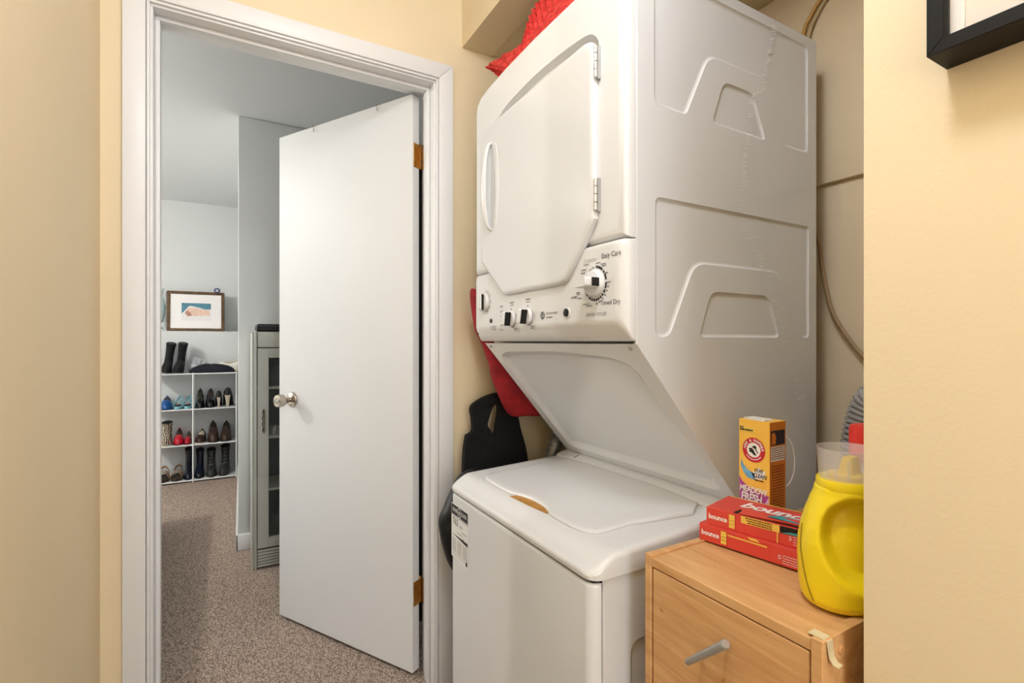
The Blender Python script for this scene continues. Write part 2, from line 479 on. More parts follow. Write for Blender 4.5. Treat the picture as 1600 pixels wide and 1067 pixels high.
# far room
struct('wall_room_left', -2.75, -2.65, YF, 5.6, 0, CH, 'room_paint')
struct('wall_room_right', 2.2, 2.3, YF, 5.6, 0, CH, 'room_paint')
struct('wall_room_back', -2.65, 2.2, 5.40, 5.6, 0, CH, 'room_paint')
struct('wall_room_ledge', -2.65, 0.16, 5.20, 5.40, 0, 1.262, 'room_paint')
V = [(x, y, z) for z in (0, CH) for x, y in ((.047, 3.187), (2.2, 3.187), (2.2, 5.40), (.090, 5.40))]
o = mk('wall_alcove_side', V, [(0, 1, 2, 3), (4, 5, 6, 7), (0, 1, 5, 4), (1, 2, 6, 5), (2, 3, 7, 6), (3, 0, 4, 7)], 'room_paint', None, 0, .006, 2); o['kind'] = 'structure'
struct('baseboard_alcove_front', .035, 2.2, 3.174, 3.187, 0, .09, 'trim_white', .003)
V = [(x, y, z) for z in (0, .09) for x, y in ((.035, 3.174), (.047, 3.174), (.086, 5.19), (.074, 5.19))]
o = mk('baseboard_alcove_side', V, [(0, 1, 2, 3), (4, 5, 6, 7), (0, 1, 5, 4), (1, 2, 6, 5), (2, 3, 7, 6), (3, 0, 4, 7)], 'trim_white', None, 0, .003, 1); o['kind'] = 'structure'
# door lining (jambs), stops, casings
def multi(name, boxes, m, bev=0.002, label=None):
    root = None
    V, F = join([boxvf(*b) for b in boxes]); o = mk(name, V, F, m, None, 0, bev, 1); o['kind'] = 'structure'
    if label: o['label'] = label
    return o
struct('trim_1', OX0 - .018, OX0, YW - .002, YF + .002, 0, OZ, 'trim_white', .0015, 'white left door jamb')
struct('trim_2', OX1, OX1 + .018, YW - .002, YF + .002, 0, OZ, 'trim_white', .0015, 'white right door jamb')
struct('trim_3', OX0 - .018, OX1 + .018, YW - .002, YF + .002, OZ, OZ + .018, 'trim_white', .0015, 'white head jamb over the doorway')
struct('trim_4', OX0, OX0 + .011, 1.622, 1.657, 0, OZ - .011, 'trim_white', .002, 'left door stop strip')
struct('trim_5', OX1 - .011, OX1, 1.622, 1.657, 0, OZ - .011, 'trim_white', .002, 'right door stop strip')
struct('trim_6', OX0, OX1, 1.622, 1.657, OZ - .011, OZ, 'trim_white', .002, 'head door stop strip')
CO0, CO1, CT = -0.2326, 0.6636, 2.106   # outer casing edges
CI0, CI1, CB = -0.176, 0.605, 2.0467
def prismY(name, poly, y0, y1, m, bev=.0025):
    n = len(poly); V = [(a, y0, b) for a, b in poly] + [(a, y1, b) for a, b in poly]
    F = [tuple(range(n)), tuple(range(2 * n - 1, n - 1, -1))] + [(i, (i + 1) % n, n + (i + 1) % n, n + i) for i in range(n)]
    o = mk(name, V, F, m, None, 0, bev, 2); o['kind'] = 'structure'; return o
b_ = .008
prismY('trim_7', [(CO0, 0), (CI0 - b_, 0), (CI0 - b_, CB + b_), (CO0, CT)], YW - .016, YW, 'trim_white')['label'] = 'white door casing on the left'
prismY('trim_8', [(CI1 + b_, 0), (CO1, 0), (CO1, CT), (CI1 + b_, CB + b_)], YW - .016, YW, 'trim_white')['label'] = 'white door casing on the right'
prismY('trim_9', [(CO0, CT), (CI0 - b_, CB + b_), (CI1 + b_, CB + b_), (CO1, CT)], YW - .016, YW, 'trim_white')['label'] = 'white door casing across the top'
prismY('trim_10', [(CI0 - b_ + .001, 0), (CI0, 0), (CI0, CB), (CI0 - b_ + .001, CB + b_ - .001)], YW - .011, YW, 'trim_white', .0015)
prismY('trim_11', [(CI1, 0), (CI1 + b_ - .001, 0), (CI1 + b_ - .001, CB + b_ - .001), (CI1, CB)], YW - .011, YW, 'trim_white', .0015)
prismY('trim_12', [(CI0 - b_ + .001, CB + b_ - .001), (CI0, CB), (CI1, CB), (CI1 + b_ - .001, CB + b_ - .001)], YW - .011, YW, 'trim_white', .0015)

# ================================================================== DOOR
H2 = Vector((.557, 1.679)); DD = Vector((-0.49839, 0.86695)); DN = Vector((-0.86695, -0.49839))
DWID, DTH, DZ0, DZ1 = .742, .035, .014, 2.034
door = bpy.data.objects.new('door_1', None); door.location = (.590, 1.702, 0); C.objects.link(door)
tag(door, 'white flat slab door standing open into the grey room', None, None, 'structure')
def dpt(a, n, z):   # a along door from hinge edge, n out of the visible face
    q = H2 + DD * a + DN * n
    return (q.x, q.y, z)
V = [dpt(a, n, z) for a in (0, DWID) for n in (0, -DTH) for z in (DZ0, DZ1)]
mk('door_slab', V, boxvf(0, 1, 0, 1, 0, 1)[1], 'door_white', door, 0, .0015, 1)
# knob
ka, kz = .6545, .9306
kb = Vector(dpt(ka, 0, kz)); kax = (DN.x, DN.y, 0)
knob = lathe('door_knob', [(.010, .012), (.012, .03), (.019, .036), (.0255, .046), (.0265, .062), (.024, .070), (.013, .0685), (.012, .066)], kb, kax, 'nickel', door, 28)
lathe('keyhole_plug', [(.0075, .064), (.0075, .0705), (.006, .0715)], kb, kax, 'steel', knob, 16)
lathe('rose_plate', [(.032, 0), (.032, .003), (.029, .008), (.020, .011), (.013, .014)], kb, kax, 'nickel', door, 28)
# hinges: leaf on the door edge, knuckles, pin
for k, (z0, z1) in enumerate(((.245, .330), (1.782, 1.866))):
    e0 = Vector(dpt(-.0012, -.004, 0)); e1 = Vector(dpt(-.0012, -.036, 0)); e0 = e0.to_2d(); e1 = e1.to_2d()
    V = [(e.x, e.y, z) for e in (e0, e1, e1 - DD * .0016, e0 - DD * .0016) for z in (z0, z1)]
    hl = mk('hinge', V, [(0, 2, 3, 1), (2, 4, 5, 3), (4, 6, 7, 5), (6, 0, 1, 7), (0, 2, 4, 6), (1, 3, 5, 7)], 'brass', door, 0, .0003, 1)
    for q in range(3):
        dz = (z1 - z0) / 3
        lathe('knuckle', [(.0052, .0006), (.0058, .002), (.0058, dz - .002), (.0052, dz - .0006)], (.5915, 1.7035, z0 + q * dz), (0, 0, 1), 'brass', hl, 14)
    lathe('pin', [(.004, 0), (.0062, .002), (.005, .006), (.002, .008)], (.5915, 1.7035, z1), (0, 0, 1), 'brass', hl, 12)
    box('jamb_leaf', .5975, .600, 1.664, 1.700, z0, z1, 'brass', hl)
# thin wire hooks hanging over the door top
def hook(a, label):
    b = Vector(dpt(a, 0, DZ1))
    t = thing('over_door_hook', label, 'hook', (b.x, b.y, DZ1), 0, 'wire hooks over the door top')
    p = [dpt(a + .012, -DTH - .004, DZ1 - .05), dpt(a + .012, -DTH - .004, DZ1 - .004), dpt(a + .010, -DTH, DZ1 + .0035), dpt(a + .008, 0, DZ1 + .0035),
         dpt(a + .004, .004, DZ1), dpt(a, .006, DZ1 - .018), dpt(a - .008, .012, DZ1 - .028), dpt(a - .018, .018, DZ1 - .024)]
    tube('wire', crom(p, 4), .0015, 'steel', t, 6)
    tube('back_bend', crom([dpt(a + .012, -DTH - .004, DZ1 - .05), dpt(a + .012, -DTH - .012, DZ1 - .06), dpt(a + .012, -DTH - .022, DZ1 - .05)], 4), .0015, 'steel', t, 6)
hook(.165, 'thin wire hook over the door top, nearer the hinges')
hook(.515, 'thin wire hook over the door top, nearer the free edge')

# dark clothes hanging from the hooks behind the door
cb_ = dpt(.3, -.085, 0)
GC = thing('dark_hanging_clothes', 'dark clothes hanging behind the open door, seen through the hinge gap', 'clothes', (cb_[0], cb_[1], .12))
for k, (a0, a1, zb, zt) in enumerate(((.012, .20, .16, 1.80), (.205, .40, .30, 1.82), (.405, .60, .22, 1.80))):
    rings = []
    for j in range(13):
        t = j / 12; z = zb + (zt - zb) * t; wd = (a1 - a0) / 2 * (1 - .25 * max(0, (t - .85) / .15)); ca = (a0 + a1) / 2 + (wd - (a1 - a0) / 2) * (1 if k == 0 else 0)
        th = .036 * (1 - .35 * max(0, (t - .8) / .2)) + .004 * math.sin(t * 9 + k)
        rings.append([dpt(ca + wd * math.cos(q), -.081 + th * math.sin(q) + .004 * math.sin(5 * q + t * 3), z) for q in [2 * math.pi * i / 20 for i in range(20)]])
    V, F = loft(rings); mk('garment', V, F, 'black_fabric', GC, 60)

# ================================================================== LAUNDRY CENTRE
YN, YFAR = .722, 1.392          # near and far side planes
WX, DX, BX = .580, .660, 1.310  # washer front, dryer front, back
L = thing('stacked_laundry_centre', 'white washer with a dryer stacked above it in the closet', 'washer dryer', (.95, 1.057, 0))
sideN = lambda a, b, d: (a, YN + d, b)

# --- washer
def rrect_ring_z(x0, x1, y0, y1, r, z, n=5): return [(a, b, z) for a, b in rr(x0, x1, y0, y1, r, n)]
V, F = loft([rrect_ring_z(.612, BX, YN + .012, YFAR - .004, .01, .03), rrect_ring_z(.612, BX, YN + .012, YFAR - .004, .01, .722)])
mk('washer_body', V, F, 'appliance', L)
# front panel wraps round the vertical corners
prof = []
for cx, cy, s in ((WX + .022, YN + .022, 270), (WX + .022, YFAR - .022, 180)):
    for k in range(9):
        a = R(s - 90 * k / 8); prof.append((cx + .022 * math.cos(a), cy + .022 * math.sin(a)))
outl = [(.6030, YN)] + prof + [(.6030, YFAR)]
outl_in = [(.6030, YN + .004)] + [(x + .0035, y + (.0035 if y < 1 else -.0035)) for x, y in prof] + [(.6030, YFAR - .004)]
V, F = loft([[(x, y, .04) for x, y in outl], [(x, y, .712) for x, y in outl], [(x, y, .7165) for x, y in [(.6030, YN + .001)] + [(x + .001, y + (.001 if y < 1 else -.001)) for x, y in prof] + [(.6030, YFAR - .001)]], [(x, y, .720) for x, y in outl_in]])
mk('washer_front_panel', V, F, 'appliance', L, 30)
# side panel with stamped recess
outer = roundpoly([(.6105, .03), (1.305, .03), (1.305, .7325), (.6105, .7255)], .006, 3)
hole = roundpoly([(.674, .06), (1.25, .06), (1.25, .594), (.674, .592)], .03, 5)
V, F = platevf(outer, [hole], sideN, [(.003, .004), (.006, .010), (.006, .0105)])
r1 = [sideN(a, b, 0) for a, b in ccw(outer)]; r2 = [sideN(a, b, .004) for a, b in offset(ccw(outer), -.003)]
V2, F2 = loft([r1, r2], False, False); V, F = join([(V, F), (V2, F2)])
mk('washer_side_panel', V, F, 'appliance', L, 30)
box('washer_seam', .590, 1.30, YN + .010, YFAR - .01, .7165, .732, 'seam', L)
# deck: height field with dropped front lip and rounded rim
def deck_z(x):
    if x < .64:
        t = max(0, (x - WX) / .06); t = t * t * (3 - 2 * t); return .7465 + (.771 - .7465) * t
    return .771 + (x - .64) / .37 * .018
xs = [WX - .004 + d for d in (0, .001, .003, .007, .013, .022, .034, .046, .058, .072)] + [.66 + i * .0358 for i in range(11)]
ys0 = [0, .001, .003, .007, .013, .022, .04]
ys = [YN - .004 + d for d in ys0] + [YN + .07 + i * .05 for i in range(11)] + [YFAR + .004 - d for d in reversed(ys0)]
def rim(d, r=.011):
    return 0 if d >= r else r - math.sqrt(max(0, r * r - (r - d) ** 2))
V = []; nx, ny = len(xs), len(ys)
for x in xs:
    for y in ys:
        dx = x - (WX - .004); dy = min(y - (YN - .004), YFAR + .004 - y)
        # rounded plan corner at the front
        rc = .03
        if dx < rc and dy < rc: d = rc - math.hypot(rc - dx, rc - dy)
        else: d = min(dx, dy)
        xx, yy = x, y
        if d < 0:
            k = rc / math.hypot(rc - dx, rc - dy)
            ndx = rc - (rc - dx) * k; ndy = rc - (rc - dy) * k
            xx = WX - .004 + ndx; yy = (YN - .004 + ndy) if y < 1.05 else (YFAR + .004 - ndy); d = 0
        V.append((xx, yy, deck_z(xx) - rim(d)))
F = [(i * ny + j, i * ny + j + 1, (i + 1) * ny + j + 1, (i + 1) * ny + j) for i in range(nx - 1) for j in range(ny - 1)]
border = [i * ny for i in range(nx)][::-1] + list(range(0, ny)) + [i * ny + ny - 1 for i in range(nx)]
border = [border[0]] + [b for a, b in zip(border, border[1:]) if a != b]
k0 = len(V)
for b in border: V.append((V[b][0] + (.002 if V[b][0] < .6 else 0), V[b][1], .7275 if V[b][0] < .7 else .7335))
F += [(border[i], border[i + 1], k0 + i + 1, k0 + i) for i in range(len(border) - 1)]
mk('washer_deck', V, F, 'appliance_plastic', L, 50)
# lid
lidz = lambda x: deck_z(max(x, .645)) + .0015
lx0, lx1, ly0, ly1 = .640, .962, .804, 1.322
front = [(lx0 + .004, 1.27), (lx0, 1.20), (lx0 + .002, 1.145), (lx0 + .012, 1.11), (lx0 + .021, 1.07), (lx0 + .022, 1.03), (lx0 + .017, .99), (lx0 + .005, .955), (lx0 + .001, .93), (lx0, .87)]
corner = [(lx0 + .004, .838), (lx0 + .014, .818), (lx0 + .032, ly0 + .002)]
lp = [(lx1, ly1), (.70, ly1), (.668, ly1 - .003), (.652, ly1 - .02)] + front + corner + [(.75, ly0), (lx1, ly0)]
lp2 = []
P3 = [(a, b, 0) for a, b in lp]
for q in crom(P3 + [P3[0]], 3)[:-1]: lp2.append((q.x, q.y))
pl = ccw(lp2)
rings = [[(a, b, lidz(a) + dz) for a, b in offset(pl, i)] for dz, i in ((-.006, .003), (.0, -.001), (.003, 0), (.0050, .002), (.0058, .005), (.0058, .02))]
V, F = loft(rings, True, False)
base = (len(rings) - 1) * len(pl)
for t in tessellate_polygon([[Vector((a, b, 0)) for a, b in offset(pl, .02)]]): F.append(tuple(base + i for i in t))
lid = mk('washer_lid', V, F, 'appliance_plastic', L, 30)
# finger gap under the lid lip
gp = [(.633, 1.125), (.634, 1.08), (.637, 1.02), (.642, .962), (.668, .985), (.672, 1.05), (.662, 1.11)]
V, F = loft([[(a, b, deck_z(a) + dz) for a, b in ccw(gp)] for dz in (-.004, .0008)])
tag(mk('lid_finger_gap', V, F, 'amber', L, 30), 'orange-brown strip showing in the finger gap')
# rear hinge ledge
V, F = loft([[(x, y, z) for x, z in ((.962, .774), (.962, .7885), (.970, .7935), (.992, .800), (1.012, .803), (1.012, .774))] for y in (YN + .004, YFAR - .004)])
mk('rear_ledge', V, F, 'appliance_plastic', L, 0)
V, F = loft([[(x, y, deck_off) for x, deck_off in ((.972, .795), (.992, .8006), (.992, .799), (.972, .7935))] for y in (1.3015, 1.3045)])
mk('ledge_notch', V, F, 'seam', L, 0)
# --- slanted panel between dryer and washer
SA, SB = Vector((.694, 1.166)), Vector((1.006, .803))
SD = (SB - SA).normalized(); SL = (SB - SA).length; SNn = Vector((-SD.y, SD.x)) * -1   # normal toward front/top
if SNn.x > 0: SNn = -SNn
def slant(a, b, d):    # a: across in Y, b: down the slope, d: depth inward
    q = SA + SD * b - SNn * d
    return (q.x, a, q.y)
outer = [(YN + .012, 0), (YFAR - .004, 0), (YFAR - .004, SL), (YN + .012, SL)]
hole = roundpoly([(YN + .055, .062), (YN + .11, .038), (1.05, .024), (1.30, .034), (1.352, .055), (1.345, SL - .028), (YN + .03, SL - .028)], [.03, .05, .1, .05, .02, .03, .03], 5)
V, F = platevf(outer, [hole], slant, [(.003, .006), (.011, .020), (.0112, .0215)])
mk('slanted_panel', V, F, 'appliance', L, 30)
V, F = loft([[slant(YN + y, b, d) for y, d in ((-.0008, .0022), (-.0008, -.003), (.011, -.003), (.0125, .004))] for b in (-.002, SL * .97)])
mk('edge_strip', V, F, 'appliance', L, 30)
for y in (YN + .030, YFAR - .030):
    q = Vector(slant(y, .012, 0)); lathe('screw', [(.005, -.001), (.005, .002), (.003, .0035)], q, (SNn.x, 0, SNn.y), 'steel', L, 12)
# --- dryer cabinet: side with two stamped recesses
outer = roundpoly([(.692, 1.170), (1.006, .806), (1.006, .735), (BX - .003, .735), (BX - .003, 1.938), (.692, 1.938)], .003, 2)
top = roundpoly([(.737, 1.914), (.737, 1.645), (.829, 1.643), (.900, 1.786), (1.103, 1.786), (1.170, 1.645), (1.270, 1.645), (1.270, 1.914)], [.02, .02, .012, .03, .035, .015, .016, .02], 5)
tz1 = roundpoly([(.947, 1.743), (.909, 1.643), (1.098, 1.643), (1.050, 1.743)], [.022, .016, .014, .026], 5)
low = roundpoly([(.740, 1.461), (.740, 1.180), (.780, 1.180), (.855, 1.336), (1.152, 1.336), (1.243, 1.180), (1.275, 1.180), (1.275, 1.461)], [.016, .03, .022, .034, .036, .01, .022, .014], 5)
tz2 = roundpoly([(.905, 1.279), (.868, 1.180), (1.152, 1.180), (1.111, 1.279)], [.024, .016, .018, .028], 5)
V, F = platevf(outer, [top, tz1, low, tz2], sideN, [(.0016, .0012), (.0034, .0040), (.0042, .0075), (.0042, .0080)])
V2, F2 = loft([[sideN(a, b, 0) for a, b in ccw(outer)], [sideN(a, b, .003) for a, b in offset(ccw(outer), -.003)]], False, False)
V, F = join([(V, F), (V2, F2)])
mk('dryer_side_panel', V, F, 'appliance', L, 28)
poly = [(.710, 1.190), (1.032, .818), (1.032, .74), (BX, .74), (BX, 1.9415), (.694, 1.9415), (.694, 1.19)]
V, F = loft([[(a, y, b) for a, b in poly] for y in (YN + .009, YFAR)])
mk('dryer_cabinet', V, F, 'appliance', L, 0)
# --- dryer front bezel with the arched scoop above the door
bez = [(YN, 1.3735), (YFAR, 1.3735), (YFAR, 1.870), (1.382, 1.896), (1.355, 1.914), (1.30, 1.922), (1.20, 1.930), (1.057, 1.934), (.90, 1.932), (.80, 1.928), (YN + .012, 1.922), (YN, 1.910)]
bez = ccw(bez)
frontX = lambda a, b, d: (DX + d, a, b)
rings = [[frontX(a, b, d) for a, b in (offset(bez, i) if i else bez)] for d, i in ((.0285, 0), (.016, 0), (.007, .004), (.002, .010), (0, .018), (0, .0185))]
V, F = loft(rings, True, False)
inner = offset(bez, .0185)
scoop_top = [(1.262, 1.792), (1.21, 1.811), (1.152, 1.822), (1.039, 1.831), (.933, 1.829), (.852, 1.822), (.822, 1.813), (.804, 1.795), (.797, 1.775)]
scoop = [(q.x, q.y) for q in crom([(a, b, 0) for a, b in scoop_top], 3)] + [(.81, 1.755), (1.0, 1.765), (1.25, 1.765)]
k = len(V); polys = [inner, ccw(scoop)[::-1]]
V += [frontX(a, b, 0) for p in polys for a, b in p]
F += [tuple(k + i for i in t) for t in tessellate_polygon([[Vector((a, b, 0)) for a, b in p] for p in polys])]
sc = ccw(scoop); k = len(V)
v2, f2 = loft([[frontX(a, b, 0) for a, b in sc], [frontX(a, b, .014) for a, b in offset(sc, .010)]], False, True)
V += v2; F += [tuple(k + i for i in q) for q in f2]
mk('dryer_front_bezel', V, F, 'appliance_plastic', L, 40)
# --- control panel
def cring(x, y0, y1, z0, z1, r): return [(x, a, b) for a, b in rr(y0, y1, z0, z1, r, 5)]
rings = [cring(.6885, YN, YFAR, 1.1715, 1.3725, .004), cring(.680, YN, YFAR, 1.174, 1.3725, .006), cring(.668, YN + .003, YFAR - .004, 1.192, 1.3715, .010),
         cring(.6605, YN + .010, YFAR - .010, 1.203, 1.3695, .014), cring(.657, YN + .018, YFAR - .018, 1.211, 1.366, .016), cring(.6565, YN + .03, YFAR - .03, 1.216, 1.362, .014), cring(.6565, YN + .033, YFAR - .033, 1.219, 1.359, .012)]
V, F = loft(rings)
mk('control_panel', V, F, 'appliance_plastic', L, 45)
CPX = .6563
for y, z, rad in ((YN + .0135, 1.352, .0035), (YFAR - .012, 1.196, .0035)):
    lathe('panel_screw', [(rad, -.004), (rad, .0006), (rad * .6, .0012)], (.6612 if y < 1 else .6655, y, z), (-1, 0, 0), 'seam', L, 10)
# --- dryer door
door2d = [(1.316, 1.40), (1.324, 1.55), (1.324, 1.70), (1.313, 1.768), (1.290, 1.784), (1.17, 1.790), (1.0, 1.794), (.86, 1.795), (.822, 1.793), (.805, 1.782), (.800, 1.76),
          (.799, 1.60), (.799, 1.44), (.806, 1.412), (.888, 1.315), (.905, 1.303), (.93, 1.298), (1.05, 1.297), (1.165, 1.296), (1.19, 1.300), (1.205, 1.312)]
d3 = crom([(a, b, 0) for a, b in door2d] + [(door2d[0][0], door2d[0][1], 0)], 3)[:-1]
d2 = [(q.x, q.y) for q in d3]
DFX = .6445
dd = pillow('dryer_door', d2, frontX, [(.004, .004), (-.002, .001), (-.0085, 0), (-.0125, .002), (-.0148, .006), (-.0155, .012)], 'appliance', L, 40, True, True)
pillow('door_gasket', offset(ccw(d2), .006), frontX, [(.006, -.001), (-.0005, -.001)], 'seam', L, 30)
# handle: bowed grip over an oval dish
hp = [(DFX + .004, 1.252, 1.730), (DFX - .008, 1.253, 1.722), (DFX - .016, 1.255, 1.690), (DFX - .021, 1.256, 1.640), (DFX - .022, 1.256, 1.600), (DFX - .020, 1.256, 1.555), (DFX - .015, 1.255, 1.515), (DFX - .008, 1.253, 1.492), (DFX + .004, 1.252, 1.484)]
V, F = tubevf(crom(hp, 4), lambda t: .0105 + .003 * math.cos((t - .5) * 2 * math.pi), 12, True, .55)
hd = mk('door_handle', V, F, 'appliance_plastic', dd, 60)
dish = [(1.226 + .020 * math.cos(a), 1.606 + .118 * math.sin(a)) for a in [2 * math.pi * k / 32 for k in range(32)]]
pillow('handle_plate', dish, frontX, [(-.0152, 0), (-.0163, .001), (-.0167, .004)], 'appliance_plastic', dd)
for z0, z1 in ((1.707, 1.772), (1.437, 1.503)):
    n = 4; dz = (z1 - z0) / n
    hg = box('door_hinge', DX - .008, DX - .0005, .7925, .7975, z0 - .001, z1 + .001, 'steel', L)
    for q in range(n):
        lathe('knuckle', [(.0030, .0004), (.0040, .0012), (.0040, dz - .0012), (.0030, dz - .0004)], (DX - .0125, .7950, z0 + q * dz), (0, 0, 1), 'chrome', hg, 12)
# --- knobs, buttons
def fmap(y0, z0, x=CPX - .0004): return lambda a, b: (x, y0 - a, z0 + b)
ty, tz = .806, 1.2905
kn = lathe('timer_knob', [(.0285, 0), (.0285, .005), (.0275, .0065), (.0265, .010), (.025, .012), (.012, .013)], (CPX, ty, tz), (-1, 0, 0), 'appliance_plastic', L, 36)
V, F = loft([[(CPX - d, ty + a, tz + b) for a, b in rr(-.025 * s, .025 * s, -.0095, .0095, .004, 3)] for d, s in ((.010, 1), (.040, .96), (.045, .9))])
gr = mk('knob_grip', V, F, 'appliance_plastic', kn, 35)
V, F = boxvf(CPX - .030, CPX - .012, ty - .0268, ty - .0255, tz - .0085, tz + .0085); mk('grip_marker', V, F, 'black_plastic', gr, 0)
V, F = join([boxvf(CPX - .0332, CPX - .0118, ty - .0262, ty + .012, tz + .0096, tz + .0101), boxvf(CPX - .030, CPX - .012, ty - .0265, ty - .010, tz - .0101, tz - .0094)])
def dial(name, y, z, r, l, ang=0):
    k = lathe(name, [(r, 0), (r, .004), (r * .93, .006), (r * .90, .009)], (CPX, y, z), (-1, 0, 0), 'appliance_plastic', L, 28)
    c, s = math.cos(R(ang)), math.sin(R(ang))
    def q(d, a, b): return (CPX - d, y + a * c - b * s, z + a * s + b * c)
    V, F = loft([[q(d, a, b) for a, b in rr(-.0075 * f, .0075 * f, -r * .92 * f, r * .92 * f, .003, 3)] for d, f in ((.007, 1), (l - .004, .94), (l, .84))])
    g = mk('knob_grip', V, F, 'appliance_plastic', k, 35)
    V, F = loft([[q(d, a, b) for a, b in rr(-.0086, -.0066, -r * .86, r * .86, .0008, 2)] for d in (.009, l - .004)])
    mk('grip_marker', V, F, 'black_plastic', g, 0)
    return k
dial('water_level_knob', 1.312, 1.286, .027, .020, 0)
dial('load_knob', 1.153, 1.2315, .021, .030, 8)
dial('rinse_knob', 1.0705, 1.2345, .021, .030, 12)
lathe('light_button', [(.006, 0), (.006, .003), (.004, .0042)], (CPX, 1.273, 1.2305), (-1, 0, 0), 'black_plastic', L, 16)
sb = lathe('start_button_ring', [(.0125, 0), (.0125, .0012), (.0105, .003)], (CPX, .9035, 1.235), (-1, 0, 0), 'appliance_plastic', L, 24)
lathe('start_button', [(.0092, .002), (.0092, .0048), (.007, .006)], (CPX, .9035, 1.235), (-1, 0, 0), 'black_plastic', sb, 20)
# printing on the panel
blk, gry, lgt = [], [], []
mpT = fmap(ty, tz)
blk.append(textvf('Easy Care', .0145, fmap(.757, 1.343), 'CENTER'))
lgt.append(textvf('Cottons', .0125, fmap(.822, 1.3405), 'CENTER'))
blk.append(textvf('Timed Dry', .0135, fmap(.760, 1.2485), 'CENTER'))
gry.append(textvf('DRYER CYCLES', .0095, fmap(.803, 1.2265), 'CENTER'))
for a0, a1 in ((8, 30), (33, 43), (48, 74), (76, 86), (338, 358), (322, 334), (309, 318), (297, 305), (284, 293), (272, 281), (260, 269), (247, 257), (232, 244), (190, 226)):
    blk.append(discvf(mpT, 0, 0, .0315, 8, .0365, a0, a1))
for a0, a1 in ((96, 108), (112, 165)): gry.append(discvf(mpT, 0, 0, .0328, 12, .0348, a0, a1))
for s, (a, b, l) in enumerate(((-.040, .026, .014), (-.038, .032, .016), (-.046, .013, .012), (-.030, .042, .016), (.010, .041, .014), (.026, .037, .016), (.028, .033, .014), (.036, .018, .008), (.040, -.001, .014), (-.056, -.018, .013), (-.058, -.014, .012), (-.052, -.027, .014), (-.030, -.041, .020), (-.020, -.045, .020))):
    gry.append(dashes(mpT, a - l / 2, a + l / 2, b, .0022, .002, .4, s))
gry.append(dashes(mpT, -.082, -.060, -.0235, .0042, .0022, .5, 40))
for s, (a, b) in enumerate(((.040, -.010), (.037, -.018), (.031, -.026), (.024, -.033), (.014, -.039), (.005, -.042))): gry.append(quadvf(mpT, a - .0018, a + .0018, b - .0018, b + .0018))
mpL = fmap(1.312, 1.286)
for s, a in enumerate((75, 60, 45, 30, 0, -28, -60, -80, -110, -130)):
    x, y = .034 * math.cos(R(a)), .034 * math.sin(R(a)); gry.append(quadvf(mpL, x - .0035, x + .0035, y - .0012, y + .0012))
lgt.append(discvf(mpL, 0, 0, .0282, 30, .0292))
for cy, cz in ((1.153, 1.2315), (1.0705, 1.2345)):
    mp = fmap(cy, cz); blk.append(discvf(mp, 0, 0, .0222, 24, .0236, -100, 40)); blk.append(discvf(mp, -.002, .0262, .0022, 8))
    gry.append(dashes(mp, -.012, .012, .043, .0028, .002, .3, int(cy * 1000))); gry.append(dashes(mp, -.010, .010, .0365, .002, .002, .4, int(cy * 900)))
    gry.append(dashes(mp, .012, .026, -.026, .0022, .002, .4, 3)); gry.append(dashes(mp, .012, .026, -.0305, .0022, .002, .4, 5))
mp = fmap(1.215, 1.2315)
for i in range(5):
    gry.append(quadvf(mp, -.0012, .0012, .022 - i * .0125 - .0035, .022 - i * .0125 + .0035)); gry.append(dashes(mp, .004, .014, .022 - i * .0125, .0026, .002, .4, i))
gry.append(dashes(mp, -.004, .012, .036, .003, .002, .3, 9))
mp = fmap(1.273, 1.2305)
for i in range(3): gry.append(dashes(mp, .010, .028, -.016 - i * .005, .002, .002, .4, 20 + i))
for i in range(2): gry.append(dashes(mp, -.006, .006, -.018 - i * .005, .002, .002, .4, 30 + i))
# round monogram and two lines of print beside it
mp = fmap(1.004, 1.2335)
blk.append(discvf(mp, 0, 0, .0098, 28)); mpf = fmap(1.004, 1.2335, CPX - .0008)
mono = [discvf(mpf, 0, 0, .0080, 28, .0087), textvf('GE', .0105, mpf, 'CENTER', .35)]
for i in range(4):
    a = 45 + 90 * i; mono.append(discvf(mpf, .0064 * math.cos(R(a)), .0064 * math.sin(R(a)), .0011, 8))
lgt.append(dashes(mp, .016, .062, .004, .0052, .003, .35, 50)); gry.append(dashes(mp, .016, .042, -.0055, .0028, .002, .35, 51))
for nm, parts, m in (('black_lettering', blk, 'print_black'), ('grey_lettering', gry, 'print_grey'), ('pale_lettering', lgt, 'print_light'), ('round_monogram', mono, 'sticker_white')):
    V, F = join(parts); mk(nm, V, F, m, L, 0, recalc=False)
# --- energy sticker on the washer front
sy0, sy1, sz0, sz1 = 1.265, 1.3835, .534, .692
tilt = lambda a, b: (WX - .0006, sy1 - a - .0, sz1 + b)
es = mk('energy_sticker', *join([quadvf(lambda a, b: (WX - .0003, sy1 - a, sz1 + b), 0, sy1 - sy0, -(sz1 - sz0), 0)]), 'sticker_white', L, 0)
W_ = sy1 - sy0
mpS = lambda a, b: (WX - .0006, sy1 - a, sz1 + b); mpS2 = lambda a, b: (WX - .0009, sy1 - a, sz1 + b)
bl = [quadvf(mpS, .002, W_ - .002, -.032, -.002), quadvf(mpS, .002, W_ - .002, -.0365, -.0350), textvf('762', .026, lambda a, b: mpS(.030 + a, -.051 + b), 'CENTER', 0, .012), textvf('kWh', .010, lambda a, b: mpS(.070 + a, -.056 + b), 'CENTER')]
bl.append(([mpS(.012, -.0895), mpS(W_ - .003, -.0865), mpS(W_ - .003, -.097), mpS(.012, -.0905)], [(0, 1, 2, 3)]))
bl.append(([mpS(.083, -.083), mpS(.091, -.083), mpS(.087, -.0885), ], [(0, 1, 2)]))
bl.append(quadvf(mpS, .102, .113, -.153, -.141))
V, F = join(bl); mk('black_print', V, F, 'print_black', es, 0, recalc=False)
